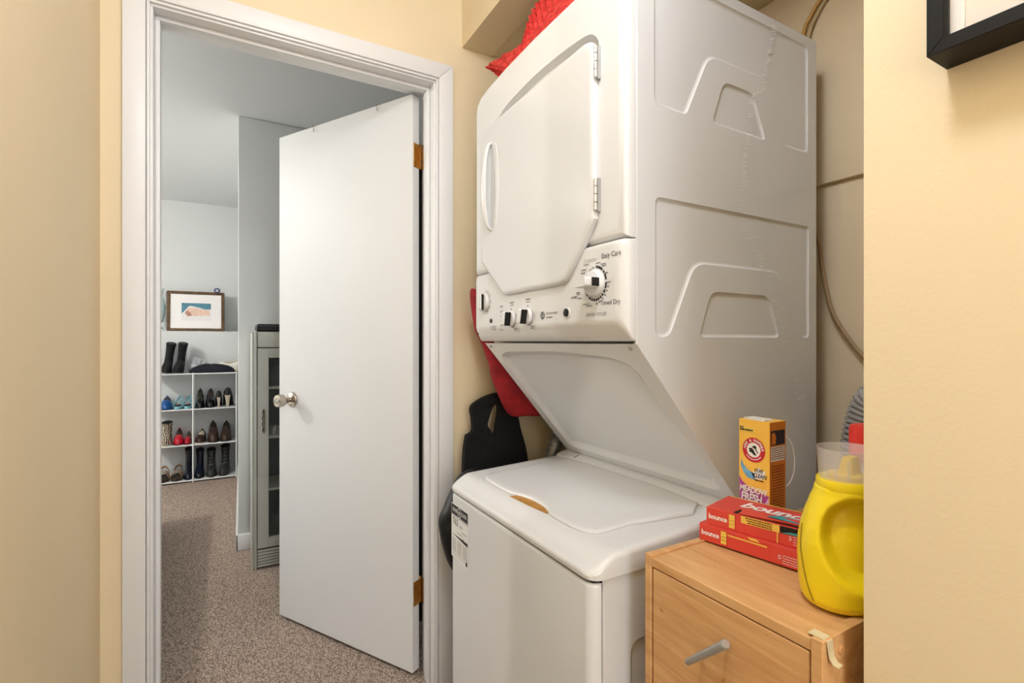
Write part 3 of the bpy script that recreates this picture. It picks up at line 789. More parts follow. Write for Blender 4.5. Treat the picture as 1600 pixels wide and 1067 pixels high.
wt = [textvf('ENER', .0150, lambda a, b: mpS2(.029 + a, -.017 + b), 'CENTER', 0, .01), textvf('GUIDE', .0150, lambda a, b: mpS2(.091 + a, -.017 + b), 'CENTER', 0, .01, 1, .8), discvf(mpS2, .0592, -.017, .0135, 24, .0115), textvf('e', .022, lambda a, b: mpS2(.0592 + a, -.016 + b), 'CENTER', 0, .02)]
V, F = join(wt); mk('white_print', V, F, 'sticker_white', es, 0, recalc=False)
ln = []
for r_ in range(9):
    for c_ in range(3):
        ln.append(dashes(mpS, .006 + c_ * .038, .006 + c_ * .038 + .030, -.1025 - r_ * .0045, .0016, .002, .5, r_ * 7 + c_))
ln.append(dashes(mpS, .006, .095, -.147, .0016, .002, .5, 77)); ln.append(dashes(mpS, .045, .08, -.078, .0018, .002, .5, 78)); ln.append(dashes(mpS, .075, .108, -.068, .002, .002, .5, 79))
V, F = join(ln); mk('small_print', V, F, 'print_grey', es, 0, recalc=False)
# --- glue residue scuffs on the dryer side
st = [(1.128, 1.925), (1.121, 1.878), (1.099, 1.808), (1.089, 1.762), (1.060, 1.743), (1.045, 1.716), (1.039, 1.653), (1.023, 1.605), (1.019, 1.543), (1.014, 1.503), (1.030, 1.427), (1.070, 1.381), (1.082, 1.353), (1.111, 1.319), (1.142, 1.253), (1.174, 1.190), (1.229, 1.064), (1.249, 1.012), (1.286, .935)]
path = crom([(a, b, 0) for a, b in st], 26); parts = []
rnd = random.Random(3)
for i, p in enumerate(path):
    t = i / len(path)
    wdt = (.010 if t < .45 else .022) * rnd.uniform(.5, 1.3)
    if rnd.random() < .25 + (.12 if .3 < t < .6 else 0): continue
    x = p.x + rnd.uniform(-.003, .003); z = p.y + rnd.uniform(-.002, .002); hh = rnd.uniform(.0003, .0008); sl = rnd.uniform(.15, .28)
    if t < .45: hh *= 1.6
    parts.append(([(x - wdt, YN - .00012 - (i % 8) * 2e-5, z - hh - sl * wdt), (x + wdt, YN - .00012 - (i % 8) * 2e-5, z - hh * .3 + sl * wdt), (x + wdt, YN - .00012 - (i % 8) * 2e-5, z + hh * .3 + sl * wdt), (x - wdt * .8, YN - .00012 - (i % 8) * 2e-5, z + hh - sl * wdt)], [(0, 1, 2, 3)]))
V, F = join(parts); tag(mk('glue_residue', V, F, 'residue', L, 0, recalc=False), 'whitish scuffed trail of glue residue', kind='stuff')

# ================================================================== THINGS AROUND THE MACHINE
# red woven cloth on top
cl = thing('red_woven_cloth', 'bright red pleated woven cloth lying on top of the dryer', 'cloth', (.78, 1.15, 1.9415))
def cloth_sheet(base, edge, nu, nv, amp, freq, xo, thick=.004):
    """fan of pleats between a base polyline and an outer edge polyline"""
    B = crom(base, 8); E_ = crom(edge, 8); n = len(B); V = []
    for k in range(n):
        for j in range(nv + 1):
            t = j / nv; p = B[k].lerp(E_[k], t)
            r_ = math.sin(k / (n - 1) * freq * 2 * math.pi + t * 1.5) * amp * (.35 + .65 * t)
            V.append((p.x + xo + r_, p.y + r_ * .3, p.z + .3 * r_))
    F = [(k * (nv + 1) + j, k * (nv + 1) + j + 1, (k + 1) * (nv + 1) + j + 1, (k + 1) * (nv + 1) + j) for k in range(n - 1) for j in range(nv)]
    m = len(V); V2 = [(x + thick, y, z + thick * .3) for x, y, z in V]
    Fb = [tuple(i + m for i in f[::-1]) for f in F]
    per = [j for j in range(nv + 1)] + [k * (nv + 1) + nv for k in range(1, n)] + [(n - 1) * (nv + 1) + j for j in range(nv - 1, -1, -1)] + [k * (nv + 1) for k in range(n - 2, 0, -1)]
    Fs = [(per[i], per[(i + 1) % len(per)], per[(i + 1) % len(per)] + m, per[i] + m) for i in range(len(per))]
    return V + V2, F + Fb + Fs
V, F = cloth_sheet([(.705, 1.305, 1.942), (.705, 1.27, 1.944), (.705, 1.245, 1.945), (.705, 1.22, 1.946)],
                   [(.700, 1.300, 1.955), (.712, 1.385, 2.018), (.720, 1.424, 2.055), (.724, 1.20, 2.012)], 24, 14, .006, 9, 0)
mk('drooping_corner', V, F, 'red_weave', cl, 50)
V, F = cloth_sheet([(.707, 1.230, 1.945), (.707, 1.12, 1.946), (.707, 1.02, 1.946), (.707, .90, 1.945), (.712, .80, 1.945)],
                   [(.722, 1.195, 2.020), (.745, 1.195, 2.100), (.77, 1.15, 2.150), (.79, 1.02, 2.150), (.80, .85, 2.08)], 24, 16, .008, 16, 0)
mk('folded_body', V, F, 'red_weave', cl, 50)
V, F = loft([rrect_ring_z(.73, 1.05, .82, 1.26, .05, 1.942), rrect_ring_z(.72, 1.06, .81, 1.27, .06, 1.96), rrect_ring_z(.74, 1.04, .84, 1.25, .06, 2.03), rrect_ring_z(.80, .98, .92, 1.18, .06, 2.09)])
mk('cloth_bundle', V, F, 'red_weave', cl, 60)

# bags hanging in the gap between the machine and the door wall
def bagvf(outline, ymid, th, n=6, seed=0, wob=.006):
    p = ccw(outline); rnd = random.Random(seed); rings = []
    P = crom([(a, b, 0) for a, b in p] + [(p[0][0], p[0][1], 0)], 5)[:-1]; p2 = [(q.x, q.y) for q in P]
    cx = sum(a for a, b in p2) / len(p2); cz = sum(b for a, b in p2) / len(p2)
    ph = [rnd.uniform(0, 6) for _ in range(3)]
    for k in range(-n, n + 1):
        t = k / n; s = math.sqrt(max(0.0, 1 - t * t)) ; s = .06 + .94 * (s ** .5)
        ring = []
        for i, (a, b) in enumerate(p2):
            aa = math.atan2(b - cz, a - cx)
            y = ymid + t * th + wob * math.sin(3 * aa + ph[0]) * (1 - abs(t)) + wob * .5 * math.sin(7 * aa + ph[1])
            ring.append((cx + (a - cx) * s, y, cz + (b - cz) * s))
        rings.append(ring)
    return loft(rings)
rb = thing('red_bag', 'dark red fabric bag hanging between the dryer and the door wall', 'bag', (.82, 1.47, .92))
V, F = bagvf([(.675, 1.330), (.700, 1.335), (.78, 1.30), (.93, 1.22), (.99, 1.05), (.96, .928), (.88, .918), (.815, .928), (.765, 1.02), (.725, 1.14), (.690, 1.21)], 1.447, .042, 6, 1)
mk('bag_body', V, F, 'red_fabric', rb, 60)
tube('bag_strap', crom([(.74, 1.47, 1.28), (.76, 1.50, 1.40), (.80, 1.56, 1.52), (.86, 1.578, 1.56), (.92, 1.56, 1.50), (.95, 1.50, 1.36), (.95, 1.47, 1.18)], 5), .010, 'red_fabric', rb, 8, .35)

tb = thing('black_tote_bag', 'black fabric tote bag with looped handles under the red bag', 'bag', (.80, 1.51, .40))
def flatbag(outer, holes, y0, th):
    polys = [ccw(outer)] + [ccw(h)[::-1] for h in holes]; V, F = [], []
    tris = tessellate_polygon([[Vector((a, b, 0)) for a, b in p] for p in polys]); flat = [q for p in polys for q in p]; n = len(flat)
    wv = lambda a, b: .004 * math.sin(a * 40 + b * 14) + .003 * math.sin(b * 33 - a * 9)
    V = [(a, y0 + wv(a, b), b) for a, b in flat] + [(a, y0 + th + wv(a, b), b) for a, b in flat]
    F = [tuple(t) for t in tris] + [tuple(i + n for i in t[::-1]) for t in tris]; k = 0
    for p in polys:
        m_ = len(p); F += [(k + i, k + (i + 1) % m_, n + k + (i + 1) % m_, n + k + i) for i in range(m_)]; k += m_
    return V, F
sm = lambda p: [(q.x, q.y) for q in crom([(a, b, 0) for a, b in p + [p[0]]], 4)[:-1]]
to = [(.690, .858), (.706, .866), (.711, .880), (.706, .920), (.703, .945), (.716, .964), (.760, .984), (.812, .994), (.850, .985), (.872, .945), (.893, .87), (.915, .79), (.925, .70), (.93, .45), (.80, .40), (.69, .43), (.668, .60), (.674, .72), (.682, .80)]
th_ = [(.772, .922), (.786, .948), (.806, .956), (.808, .925), (.799, .870), (.792, .846), (.778, .866), (.762, .888)]
V, F = flatbag(sm(to), [sm(th_)], 1.508, .022); mk('bag_body', V, F, 'black_fabric', tb, 40)

nb = thing('black_nylon_bag', 'black nylon bag poking out beside the washer and the door casing', 'bag', (.66, 1.47, .40))
V, F = bagvf([(.628, .735), (.660, .757), (.700, .765), (.725, .745), (.715, .60), (.70, .45), (.640, .428), (.600, .470), (.574, .560), (.571, .620), (.590, .665)], 1.452, .042, 6, 5, .004)
mk('bag_body', V, F, 'black_nylon', nb, 60)
tube('bag_seam', crom([(.600, 1.411, .650), (.606, 1.408, .58), (.622, 1.408, .47)], 4), .0022, 'black_fabric', nb, 6)

# corrugated hoses
def corrugated(name, path, r, pitch, m, parent, amp=.14):
    P = crom(path, 10); ln = sum((P[i + 1] - P[i]).length for i in range(len(P) - 1)); n = int(ln / pitch * 4)
    # resample
    acc = [0]
    for i in range(len(P) - 1): acc.append(acc[-1] + (P[i + 1] - P[i]).length)
    Q = []
    for k in range(n + 1):
        s = ln * k / n; i = max(j for j in range(len(acc)) if acc[j] <= s + 1e-9); i = min(i, len(P) - 2)
        Q.append(P[i].lerp(P[i + 1], (s - acc[i]) / max(1e-9, acc[i + 1] - acc[i])))
    V, F = tubevf(Q, lambda t: r * (1 + amp * (1 if round(t * n) % 4 in (1, 2) else -1)), 18)
    return mk(name, V, F, m, parent, 50)
h1 = thing('silver_vent_hose', 'silver corrugated hose behind the washer, left of the lid', 'hose', (1.0, 1.46, .45))
corrugated('hose_tube', [(.965, 1.463, .46), (.968, 1.463, .62), (.985, 1.463, .74), (1.025, 1.463, .83), (1.09, 1.463, .89)], .024, .0075, 'silver_hose', h1)
h2 = thing('grey_drain_hose', 'grey corrugated hose curving behind the yellow jug by the closet back wall', 'hose', (1.37, .66, .55))
corrugated('hose_tube', [(1.375, 0.660, .45), (1.375, 0.663, .70), (1.375, 0.662, .86), (1.375, 0.654, .95), (1.375, 0.633, 1.02), (1.370, 0.597, 1.050), (1.366, 0.560, 1.062)], .032, .0135, 'grey_hose', h2, .12)

# cords on the closet back wall
c1 = thing('tan_power_cord', 'tan power cord sagging down the closet back wall', 'cord', (1.42, .72, 1.2))
tube('cord_line', crom([(1.405, .83, 1.62), (1.40, .79, 1.52), (1.405, .770, 1.44), (1.408, .760, 1.36), (1.410, .740, 1.26), (1.412, .705, 1.19), (1.414, .663, 1.132), (1.416, .640, 1.112)], 6), .0055, 'cord_tan', c1, 8)
c2 = thing('yellow_cable', 'yellowish paired cable rising behind the top of the dryer', 'cable', (1.40, .79, 1.95))
tube('cable_line', crom([(1.385, .818, 1.90), (1.395, .806, 2.03), (1.402, .788, 2.075), (1.405, .765, 2.105), (1.405, .72, 2.14)], 6), .0048, 'cord_yellow', c2, 8)
tube('cable_line', crom([(1.390, .806, 1.90), (1.400, .795, 2.02), (1.407, .776, 2.07), (1.410, .752, 2.10), (1.410, .71, 2.13)], 6), .0052, 'cord_beige', c2, 8)

# ================================================================== DRAWER CABINET
K = thing('wooden_drawer_cabinet', 'small light wood cabinet with one drawer beside the washer', 'cabinet', (.90, .512, 0))
KX0, KX1, KY0, KY1, KZ = .660, 1.16, .357, .669, .7825
box('side_panel', KX0, KX1, KY1 - .0145, KY1, 0, KZ + .0035, 'oak', K, .0008, 1)
box('side_panel', KX0, KX1, KY0, KY0 + .0145, 0, KZ + .0035, 'oak', K, .0008, 1)
box('top_panel', KX0 + .0015, KX1, KY0 + .0147, KY1 - .0147, KZ - .016, KZ, 'oak', K, .0008, 1)
box('back_panel', KX1 - .006, KX1 - .001, KY0 + .015, KY1 - .015, .02, KZ - .016, 'oak', K)
box('bottom_panel', KX0 + .01, KX1 - .006, KY0 + .0147, KY1 - .0147, .05, .066, 'oak', K)
dr = box('drawer_front', KX0 + .002, KX0 + .02, KY0 + .0175, KY1 - .0175, .47, KZ - .0185, 'oak', K, .0012, 1)
box('drawer_gap', KX0 + .013, KX0 + .016, KY0 + .0147, KY1 - .0147, .44, KZ - .0163, 'seam', K)
dr2 = box('drawer_front', KX0 + .002, KX0 + .02, KY0 + .0175, KY1 - .0175, .07, .465, 'oak', K, .0012, 1)
def bar_handle(parent, yc_, zc_, tilt_):
    hx = KX0 - .022; c, s2 = math.cos(tilt_), math.sin(tilt_)
    at = lambda q, x=hx: (x, yc_ - q * c, zc_ + q * s2)
    h = tube('handle_bar', [at(-.049), at(-.046), at(-.02), at(0), at(.025), at(.044), at(.049), at(.051)], lambda t: (.0048 + .0028 * t) if .1 < t < .95 else (.0036 + .002 * t), 'steel', parent, 14)
    for q in (-.030, .030): tube('handle_post', [at(q), at(q, KX0 + .004)], .0034, 'steel', h, 10)
bar_handle(dr, .519, .6905, R(43))
bar_handle(dr2, .519, .30, 0)
lathe('screw_cap', [(.0065, -.001), (.0065, .001), (.005, .0022)], (.7035, KY0, .7635), (0, -1, 0), 'wood_edge', K, 18)
# peeling tape at the corner
tp = [(.666, .377), (.666, .3575), (.684, .3575), (.684, .377)]
V, F = [], []
prof = [(KY0 + .022, KZ + .0042), (KY0 + .004, KZ + .0044), (KY0 - .0012, KZ + .002), (KY0 - .0022, KZ - .010), (KY0 - .0032, KZ - .020), (KY0 - .0070, KZ - .026), (KY0 - .013, KZ - .027)]
rings = []
for k, (y, z) in enumerate(prof):
    s = .0085 - .0006 * k; cx = .6735 + .0009 * k
    rings.append([(cx - s, y, z), (cx + s, y + .0004, z + .001 * (k > 3)), (cx + s, y + .0006, z - .0006), (cx - s, y + .0005, z - .0006)])
V, F = loft(rings); mk('peeling_tape', V, F, 'tape', K, 30)

# --- softener sheet boxes
def obox(ox, oy, ang, z0):
    c, s = math.cos(ang), math.sin(ang)
    # local: l along face (to the camera right), d depth away, h up
    return lambda l, d, h: (ox + s * l + c * d, oy - c * l + s * d, z0 + h)
def lbox(mp, l0, l1, d0, d1, h0, h1):
    V = [mp(l, d, h) for l in (l0, l1) for d in (d0, d1) for h in (h0, h1)]
    return V, boxvf(0, 1, 0, 1, 0, 1)[1]
def sheet_box(label, ox, oy, ang, z0, ll, dd_, hh, opened):
    mp = obox(ox, oy, ang, z0)
    t = thing('dryer_sheet_box', label, 'box', mp(ll / 2, dd_ / 2, 0), 0, 'red dryer sheet boxes')
    body = mk('carton', *lbox(mp, 0, ll, 0, dd_, 0, hh), 'box_red', t, 0, .0006, 1)
    f = lambda a, b, e=.0006: mp(a, -e, b)      # on the long front face
    tp_ = lambda a, b, e=.0006: mp(a, b, hh + e)
    mk('lettering', *join([textvf('bounce', .0130, lambda a, b: f(.0225 + a, hh * .50 + b), 'CENTER', 0, .03, .92)]), 'box_white', t, 0, recalc=False)
    yl = [quadvf(lambda a, b: f(a, b), .044, .0545, hh * .14, hh * .88)]
    if opened: yl += [quadvf(lambda a, b: f(a, b), .066, .132, hh * .58, hh * .97), quadvf(lambda a, b: f(a, b), .1275, .1295, .001, hh * .6), quadvf(lambda a, b: tp_(a, b), .005, .215, dd_ - .006, dd_ - .002)]
    else: yl += [quadvf(lambda a, b: f(a, b), .0565, .128, hh * .70, hh * .78), ([f(.098, hh * .86), f(.116, hh * .86), f(.111, hh * .99), f(.094, hh * .99)], [(0, 1, 2, 3)])]
    mk('yellow_print', *join(yl), 'box_yellow', t, 0, recalc=False)
    ln = [dashes(lambda a, b: f(a, b, .0009), .045, .0535, hh * y, .0008, .001, .3, 3 + int(y * 10)) for y in (.35, .56)]
    if opened:
        for i in range(3): ln.append(dashes(lambda a, b: f(a, b, .0009), .074 + i * .002, .120, hh * (.90 - i * .12), .0022, .0014, .4, i))
    mk('dark_print', *join(ln), 'ah_brown', t, 0, recalc=False)
    wt = [textvf('3' if opened else '0', .011, lambda a, b: f(.149 + a, hh * .42 + b), 'CENTER')] + [dashes(lambda a, b: f(a, b), .154, .205, hh * (.55 - i * .13), .0011, .0012, .5, i) for i in range(4)]
    mk('white_print', *join(wt), 'box_white', t, 0, recalc=False)
    mk('flap_edge', *quadvf(lambda a, b: f(a, b), .0552, .0560, 0, hh), 'box_red_dark', t, 0, recalc=False)
    mk('flap_edge', *quadvf(lambda a, b: f(a, b), .1325, .1329, 0, hh), 'box_red_dark', t, 0, recalc=False)
    if opened:
        # big slanted wordmark on the lid
        mk('lid_wordmark', *join([textvf('bounce', .044, lambda a, b: tp_(.105 + a, dd_ * .62 + b * 1.1), 'CENTER', .2, .03, .95)]), 'box_white', t, 0, recalc=False)
        # torn-open mouth with the sheets showing, and the lifted lid edge
        mk('torn_opening', *polyvf(lambda a, b: f(a, b), [(.133, hh * .60), (.185, hh * .62), (.185, hh * .995), (.133, hh * .97)]), 'box_dark', t, 0, recalc=False)
        mk('torn_slit', *polyvf(lambda a, b: tp_(a, b), [(.050, .002), (.058, .0), (.062, .018), (.053, .030)]), 'box_dark', t, 0, recalc=False)
        V, F = loft([[mp(a, d, hh + e) for d, e in ((-.001, z), (.018, z + .002), (.018, z + .003), (-.001, z + .0012))] for a, z in ((.062, .001), (.100, .0035), (.140, .006), (.185, .0075), (.215, .006))])
        mk('lifted_lid_edge', V, F, 'box_red', t, 0)
        V, F = polyvf(lambda a, b: f(a, b, .0012), [(.134, hh * .62), (.150, hh * .74), (.186, hh * .80), (.186, hh * .66)]); mk('folded_sheets', V, F, 'box_teal', t, 0, recalc=False)
        V, F = polyvf(lambda a, b: tp_(a, b, .0085), [(.108, .004), (.215, -.002), (.215, .020), (.130, .026)]); V2, F2 = polyvf(lambda a, b: tp_(a, b, .0075), [(.108, .004), (.215, -.002), (.215, .020), (.130, .026)])
        mk('sheet_fold', *join([(V, F), (V2, F2)]), 'box_teal', t, 0, recalc=False)
    return t
sheet_box('sealed red dryer sheet box lying on the wooden cabinet, under the other', .7985, .6635, math.atan2(.031, .175), KZ + .0040, .225, .105, .0320, False)
sheet_box('torn-open red dryer sheet box stacked on the sealed one', .8035, .6510, math.atan2(.0345, .150), KZ + .0363, .225, .098, .0335, True)

# --- carpet deodoriser carton
AX0, AX1, AY0, AY1, AZ = .925, .9775, .6005, .6680, KZ + .0003
AH_ = 1.0112 - AZ
A = thing('carpet_powder_box', 'tall yellow and purple carton of carpet powder behind the red boxes', 'box', ((AX0 + AX1) / 2, (AY0 + AY1) / 2, AZ))
box('carton', AX0, AX1, AY0, AY1, AZ, AZ + AH_, 'ah_yellow', A, .0006, 1)
fa = lambda a, b, e=.0005: (AX0 - e, AY1 - a, AZ + b)
WA = AY1 - AY0
sa = lambda a, b, e=.0005: (AX0 + a, AY0 - e, AZ + b)
WS = AX1 - AX0
mk('side_print_panel', *quadvf(sa, 0.0005, WS - .0005, .0005, AH_ - .0005), 'ah_orange', A, 0, recalc=False)
H_ = AH_
sp = [dashes(lambda a, b: sa(a, b, .0009), .005, WS - .006, H_ - .052 - .0042 * i, .0016, .0016, .45, i) for i in range(6)] + [dashes(lambda a, b: sa(a, b, .0009), .005, WS - .006, H_ - .088 - .0055 * i, .0018, .0018, .45, 50 + i) for i in range(22)]
mk('side_small_print', *join(sp), 'ah_brown', A, 0, recalc=False)
mk('side_white_panel', *join([quadvf(lambda a, b: sa(a, b, .0007), .003, WS - .004, H_ - .078, H_ - .049)]), 'paper', A, 0, recalc=False)
mk('side_picture', *quadvf(lambda a, b: sa(a, b, .0007), .003, WS - .004, H_ - .046, H_ - .017), 'ah_navy', A, 0, recalc=False)
mk('side_picture_hand', *polyvf(lambda a, b: sa(a, b, .0010), [(.005, H_ - .044), (.018, H_ - .044), (.020, H_ - .030), (.014, H_ - .020), (.006, H_ - .022)]), 'ah_orange', A, 0, recalc=False)
cy = H_ - .060; cx = WA * .50
mk('emblem_ring', *discvf(fa, cx, cy, .0250, 40), 'ah_red', A, 0, recalc=False)
e1 = lambda a, b: fa(a, b, .0009); e2 = lambda a, b: fa(a, b, .0013)
wh = [discvf(e1, cx, cy, .0150, 32)]
for i, ch in enumerate('ARM & HAMMER'):
    if ch == ' ': continue
    a = 172 - i * (164 / 11); 
    def rm(x, y, a=a):
        t = R(a - 90); px = cx + .0196 * math.cos(R(a)); py = cy + .0196 * math.sin(R(a))
        return e1(px + x * math.cos(t) - y * math.sin(t), py + x * math.sin(t) + y * math.cos(t))
    wh.append(textvf(ch, .0078, rm, 'CENTER', 0, .02))
wh.append(discvf(e1, cx, cy, .0185, 20, .0200, 215, 325))
mk('emblem_white', *join(wh), 'ah_white', A, 0, recalc=False)
# flexed arm holding a hammer
em = [[(-.010, -.004), (-.006, .004), (-.001, .002), (.002, -.003), (.007, -.010), (.001, -.010), (-.004, -.006)], [(-.004, .006), (.002, .0095), (.006, .008), (.007, .004), (.002, .003)], [(.003, .003), (.0095, -.006), (.0108, -.0045), (.005, .004)], [(-.011, .001), (-.0085, .0035), (-.0055, .0025), (-.008, -.0005)]]
mk('emblem_arm', *join([polyvf(lambda a, b: e2(cx + a, cy + b), p) for p in em]), 'print_black', A, 0, recalc=False)
sw = [(.006, H_ - .082), (.010, H_ - .092), (.020, H_ - .102), (.036, H_ - .108), (.036, H_ - .120), (.020, H_ - .118), (.010, H_ - .108), (.005, H_ - .096)]
mk('blue_swoosh', *polyvf(fa, sw), 'ah_blue', A, 0, recalc=False)
mk('splash_burst', *polyvf(fa, [(.028, H_ - .106), (.040, H_ - .101), (.046, H_ - .092), (.050, H_ - .100), (.058, H_ - .098), (.058, H_ - .112), (.048, H_ - .117), (.034, H_ - .117)]), 'ah_white', A, 0, recalc=False)
mk('splash_lettering', *join([textvf('OXI', .0105, lambda a, b: e1(.044 + a, H_ - .1005 + b), 'CENTER', .2, .02), textvf('CLEAN', .0115, lambda a, b: e1(.0465 + a, H_ - .1105 + b), 'CENTER', .2, .02, .9, .9), dashes(e1, .036, .056, H_ - .1195, .0022, .002, .3, 2)]), 'print_black', A, 0, recalc=False)
mk('purple_field', *polyvf(fa, [(.001, .001), (.001, H_ - .118), (.008, H_ - .128), (.020, H_ - .136), (.040, H_ - .142), (WA - .001, H_ - .146), (WA - .001, .001)]), 'ah_purple', A, 0, recalc=False)
mk('pink_field', *polyvf(e1, [(.030, .001), (.026, .04), (.040, .055), (.055, H_ - .168), (WA - .001, H_ - .148), (WA - .001, .001)]), 'ah_pink', A, 0, recalc=False)
mk('scent_lettering', *join([textvf('MEADOW', .0172, lambda a, b: e2(.0325 + a, H_ - .142 + b), 'CENTER', .1, .03, .92, .80), textvf('FRESH', .0225, lambda a, b: e2(.0290 + a, H_ - .1585 + b), 'CENTER', .1, .03, .92, .80), textvf('CARPET ODOR', .0082, lambda a, b: e2(.023 + a, H_ - .1735 + b), 'CENTER', .1, .02, .95, .8), textvf('ELIMINATOR', .0078, lambda a, b: e2(.022 + a, H_ - .1825 + b), 'CENTER', .1, .02, .95, .8)]), 'ah_white', A, 0, recalc=False)
mk('corner_tag', *polyvf(fa, [(0.0005, H_ - .012), (.034, H_ - .016), (.038, H_ - .021), (.034, H_ - .0265), (0.0005, H_ - .024)]), 'box_yellow', A, 0, recalc=False)
mk('corner_tag_print', *join([dashes(e1, .003, .011, H_ - .0165, .003, .0025, .3, 1), dashes(e1, .003, .032, H_ - .0212, .003, .0025, .3, 2)]), 'print_black', A, 0, recalc=False)
mk('torn_top_flap', *loft([[(AX0 + a, AY1 - b, AZ + H_ + c) for a, b, c in r_] for r_ in ([(.002, .012, .0005), (.002, .055, .0005), (.030, .055, .0005), (.030, .012, .0005)], [(.001, .010, .004), (.004, .055, .003), (.030, .052, .0025), (.028, .014, .004)])]), 'paper', A, 0)
tube('white_string', crom([(AX1 - .002, AY0 - .001, AZ + H_ - .030), (AX1 + .010, AY0 - .006, AZ + H_ - .045), (AX1 + .017, AY0 - .008, AZ + H_ - .075), (AX1 + .015, AY0 - .008, AZ + H_ - .105), (AX1 + .006, AY0 - .005, AZ + H_ - .125), (AX1 - .001, AY0 - .002, AZ + H_ - .132)], 5), .0008, 'box_white', A, 6)

# --- yellow detergent jug
JX, JY, JZ = .802, .402, KZ + .0036
J = thing('yellow_detergent_jug', 'bright yellow detergent jug with a clear measuring cap on the cabinet', 'jug', (JX, JY, JZ))
nz, na = 60, 120
def jug_r(t):   # half-sizes along X and Y at height fraction
    key = [(0, .058, .044), (.02, .064, .049), (.07, .068, .0535), (.2, .070, .057), (.4, .0705, .059), (.52, .070, .0588), (.64, .0665, .0565), (.76, .060, .0520), (.87, .052, .0465), (.95, .0455, .0420), (1, .0435, .0405)]
    for (a, b, c), (d, e, f_) in zip(key, key[1:]):
        if t <= d:
            u = (t - a) / (d - a); u = u * u * (3 - 2 * u) * .3 + u * .7
            return b + (e - b) * u, c + (f_ - c) * u
    return key[-1][1:]
BH = .170
va, vb = (.888, .460), (.460, -.888)     # axis of the grip hollow and its sideways direction
rings = []
for k in range(nz + 1):
    t = k / nz; a_, b_2 = jug_r(t); ring = []
    for i in range(na):
        th = 2 * math.pi * i / na; c_, s_ = math.cos(th), math.sin(th); ex = 2.1
        x = a_ * abs(c_) ** (2 / ex) * (1 if c_ > 0 else -1); y = b_2 * abs(s_) ** (2 / ex) * (1 if s_ > 0 else -1)
        y -= .004 * t
        z = BH * t
        dep = x * va[0] + y * va[1]; sid = x * vb[0] + y * vb[1]
        if dep < .005:
            v = (z - .098) / .066; u = (sid - .024 + .010 * v) / .056
            d = math.hypot(u, v)
            if d < 1:
                q = min(1, (1 - d) * 3.4); q = q * q * (3 - 2 * q)
                q *= .036 * min(1, max(0, (.005 - dep) / .03))
                x += va[0] * q; y += va[1] * q
        ring.append((JX + x, JY + y, JZ + z))
    rings.append(ring)
V, F = loft(rings); jb = mk('jug_body', V, F, 'jug_yellow', J, 80)
def ell(z, rx, ry, n=40): return [(JX + rx * math.cos(2 * math.pi * k / n), JY - .005 + ry * math.sin(2 * math.pi * k / n), JZ + z) for k in range(n)]
V, F = loft([ell(.166, .0430, .0400), ell(.168, .0440, .0408), ell(.180, .0436, .0404), ell(.182, .0425, .0392)])
mk('collar', V, F, 'jug_yellow', J, 30)
V, F = loft([ell(.181, .0405, .0375), ell(.184, .0405, .0375), ell(.224, .0428, .0398), ell(.2255, .0436, .0406), ell(.2270, .0436, .0406), ell(.2270, .0420, .0390), ell(.184, .0394, .0364)], False, False)
cap = mk('measuring_cap', V, F, 'clear_plastic', J, 40)
V, F = loft([ell(.181, .030, .027), ell(.188, .029, .026), ell(.190, .022, .019)]); mk('pour_base', V, F, 'jug_deep', J, 40)
V, F = loft([[(JX + a, JY - .008 + b, JZ + z) for a, b in rr(-w_, w_, -d, d, .003, 3)] for z, w_, d in ((.187, .015, .011), (.207, .0125, .008), (.214, .0110, .006))])
mk('pour_spout', V, F, 'jug_deep', J, 40)
for i in range(6):
    a = R(150 + i * 30); x, y = JX + .034 * math.cos(a), JY - .005 + .031 * math.sin(a)
    box('cap_rib', x - .0015, x + .0015, y - .0015, y + .0015, JZ + .185, JZ + .214, 'clear_plastic', cap)
def onjug(th, t, e=.0006):
    a_, b_2 = jug_r(t); c_, s_ = math.cos(R(th)), math.sin(R(th)); ex = 2.1
    return (JX + (a_ + e) * abs(c_) ** (2 / ex) * (1 if c_ > 0 else -1), JY - .004 * t + (b_2 + e) * abs(s_) ** (2 / ex) * (1 if s_ > 0 else -1), JZ + BH * t)
tube('view_strip', crom([onjug(143, .66), onjug(148, .50), onjug(155, .34), onjug(164, .18), onjug(172, .06)], 5), .0010, 'jug_mark', J, 6)
# red-capped bottle behind the jug
Bt = thing('red_cap_bottle', 'bottle with a red cap behind the yellow jug, almost hidden by the wall', 'bottle', (.985, 0.4591, KZ))
lathe('bottle_body', [(.030, 0), (.034, .004), (.035, .01), (.035, .13), (.030, .155), (.020, .172), (.0175, .18)], (.985, 0.4591, KZ + .0005), (0, 0, 1), 'box_white', Bt, 28)
lathe('bottle_cap', [(.024, .172), (.0245, .176), (.0245, .232), (.022, .239), (.014, .241)], (.985, 0.4591, KZ + .0005), (0, 0, 1), 'cap_red', Bt, 28)

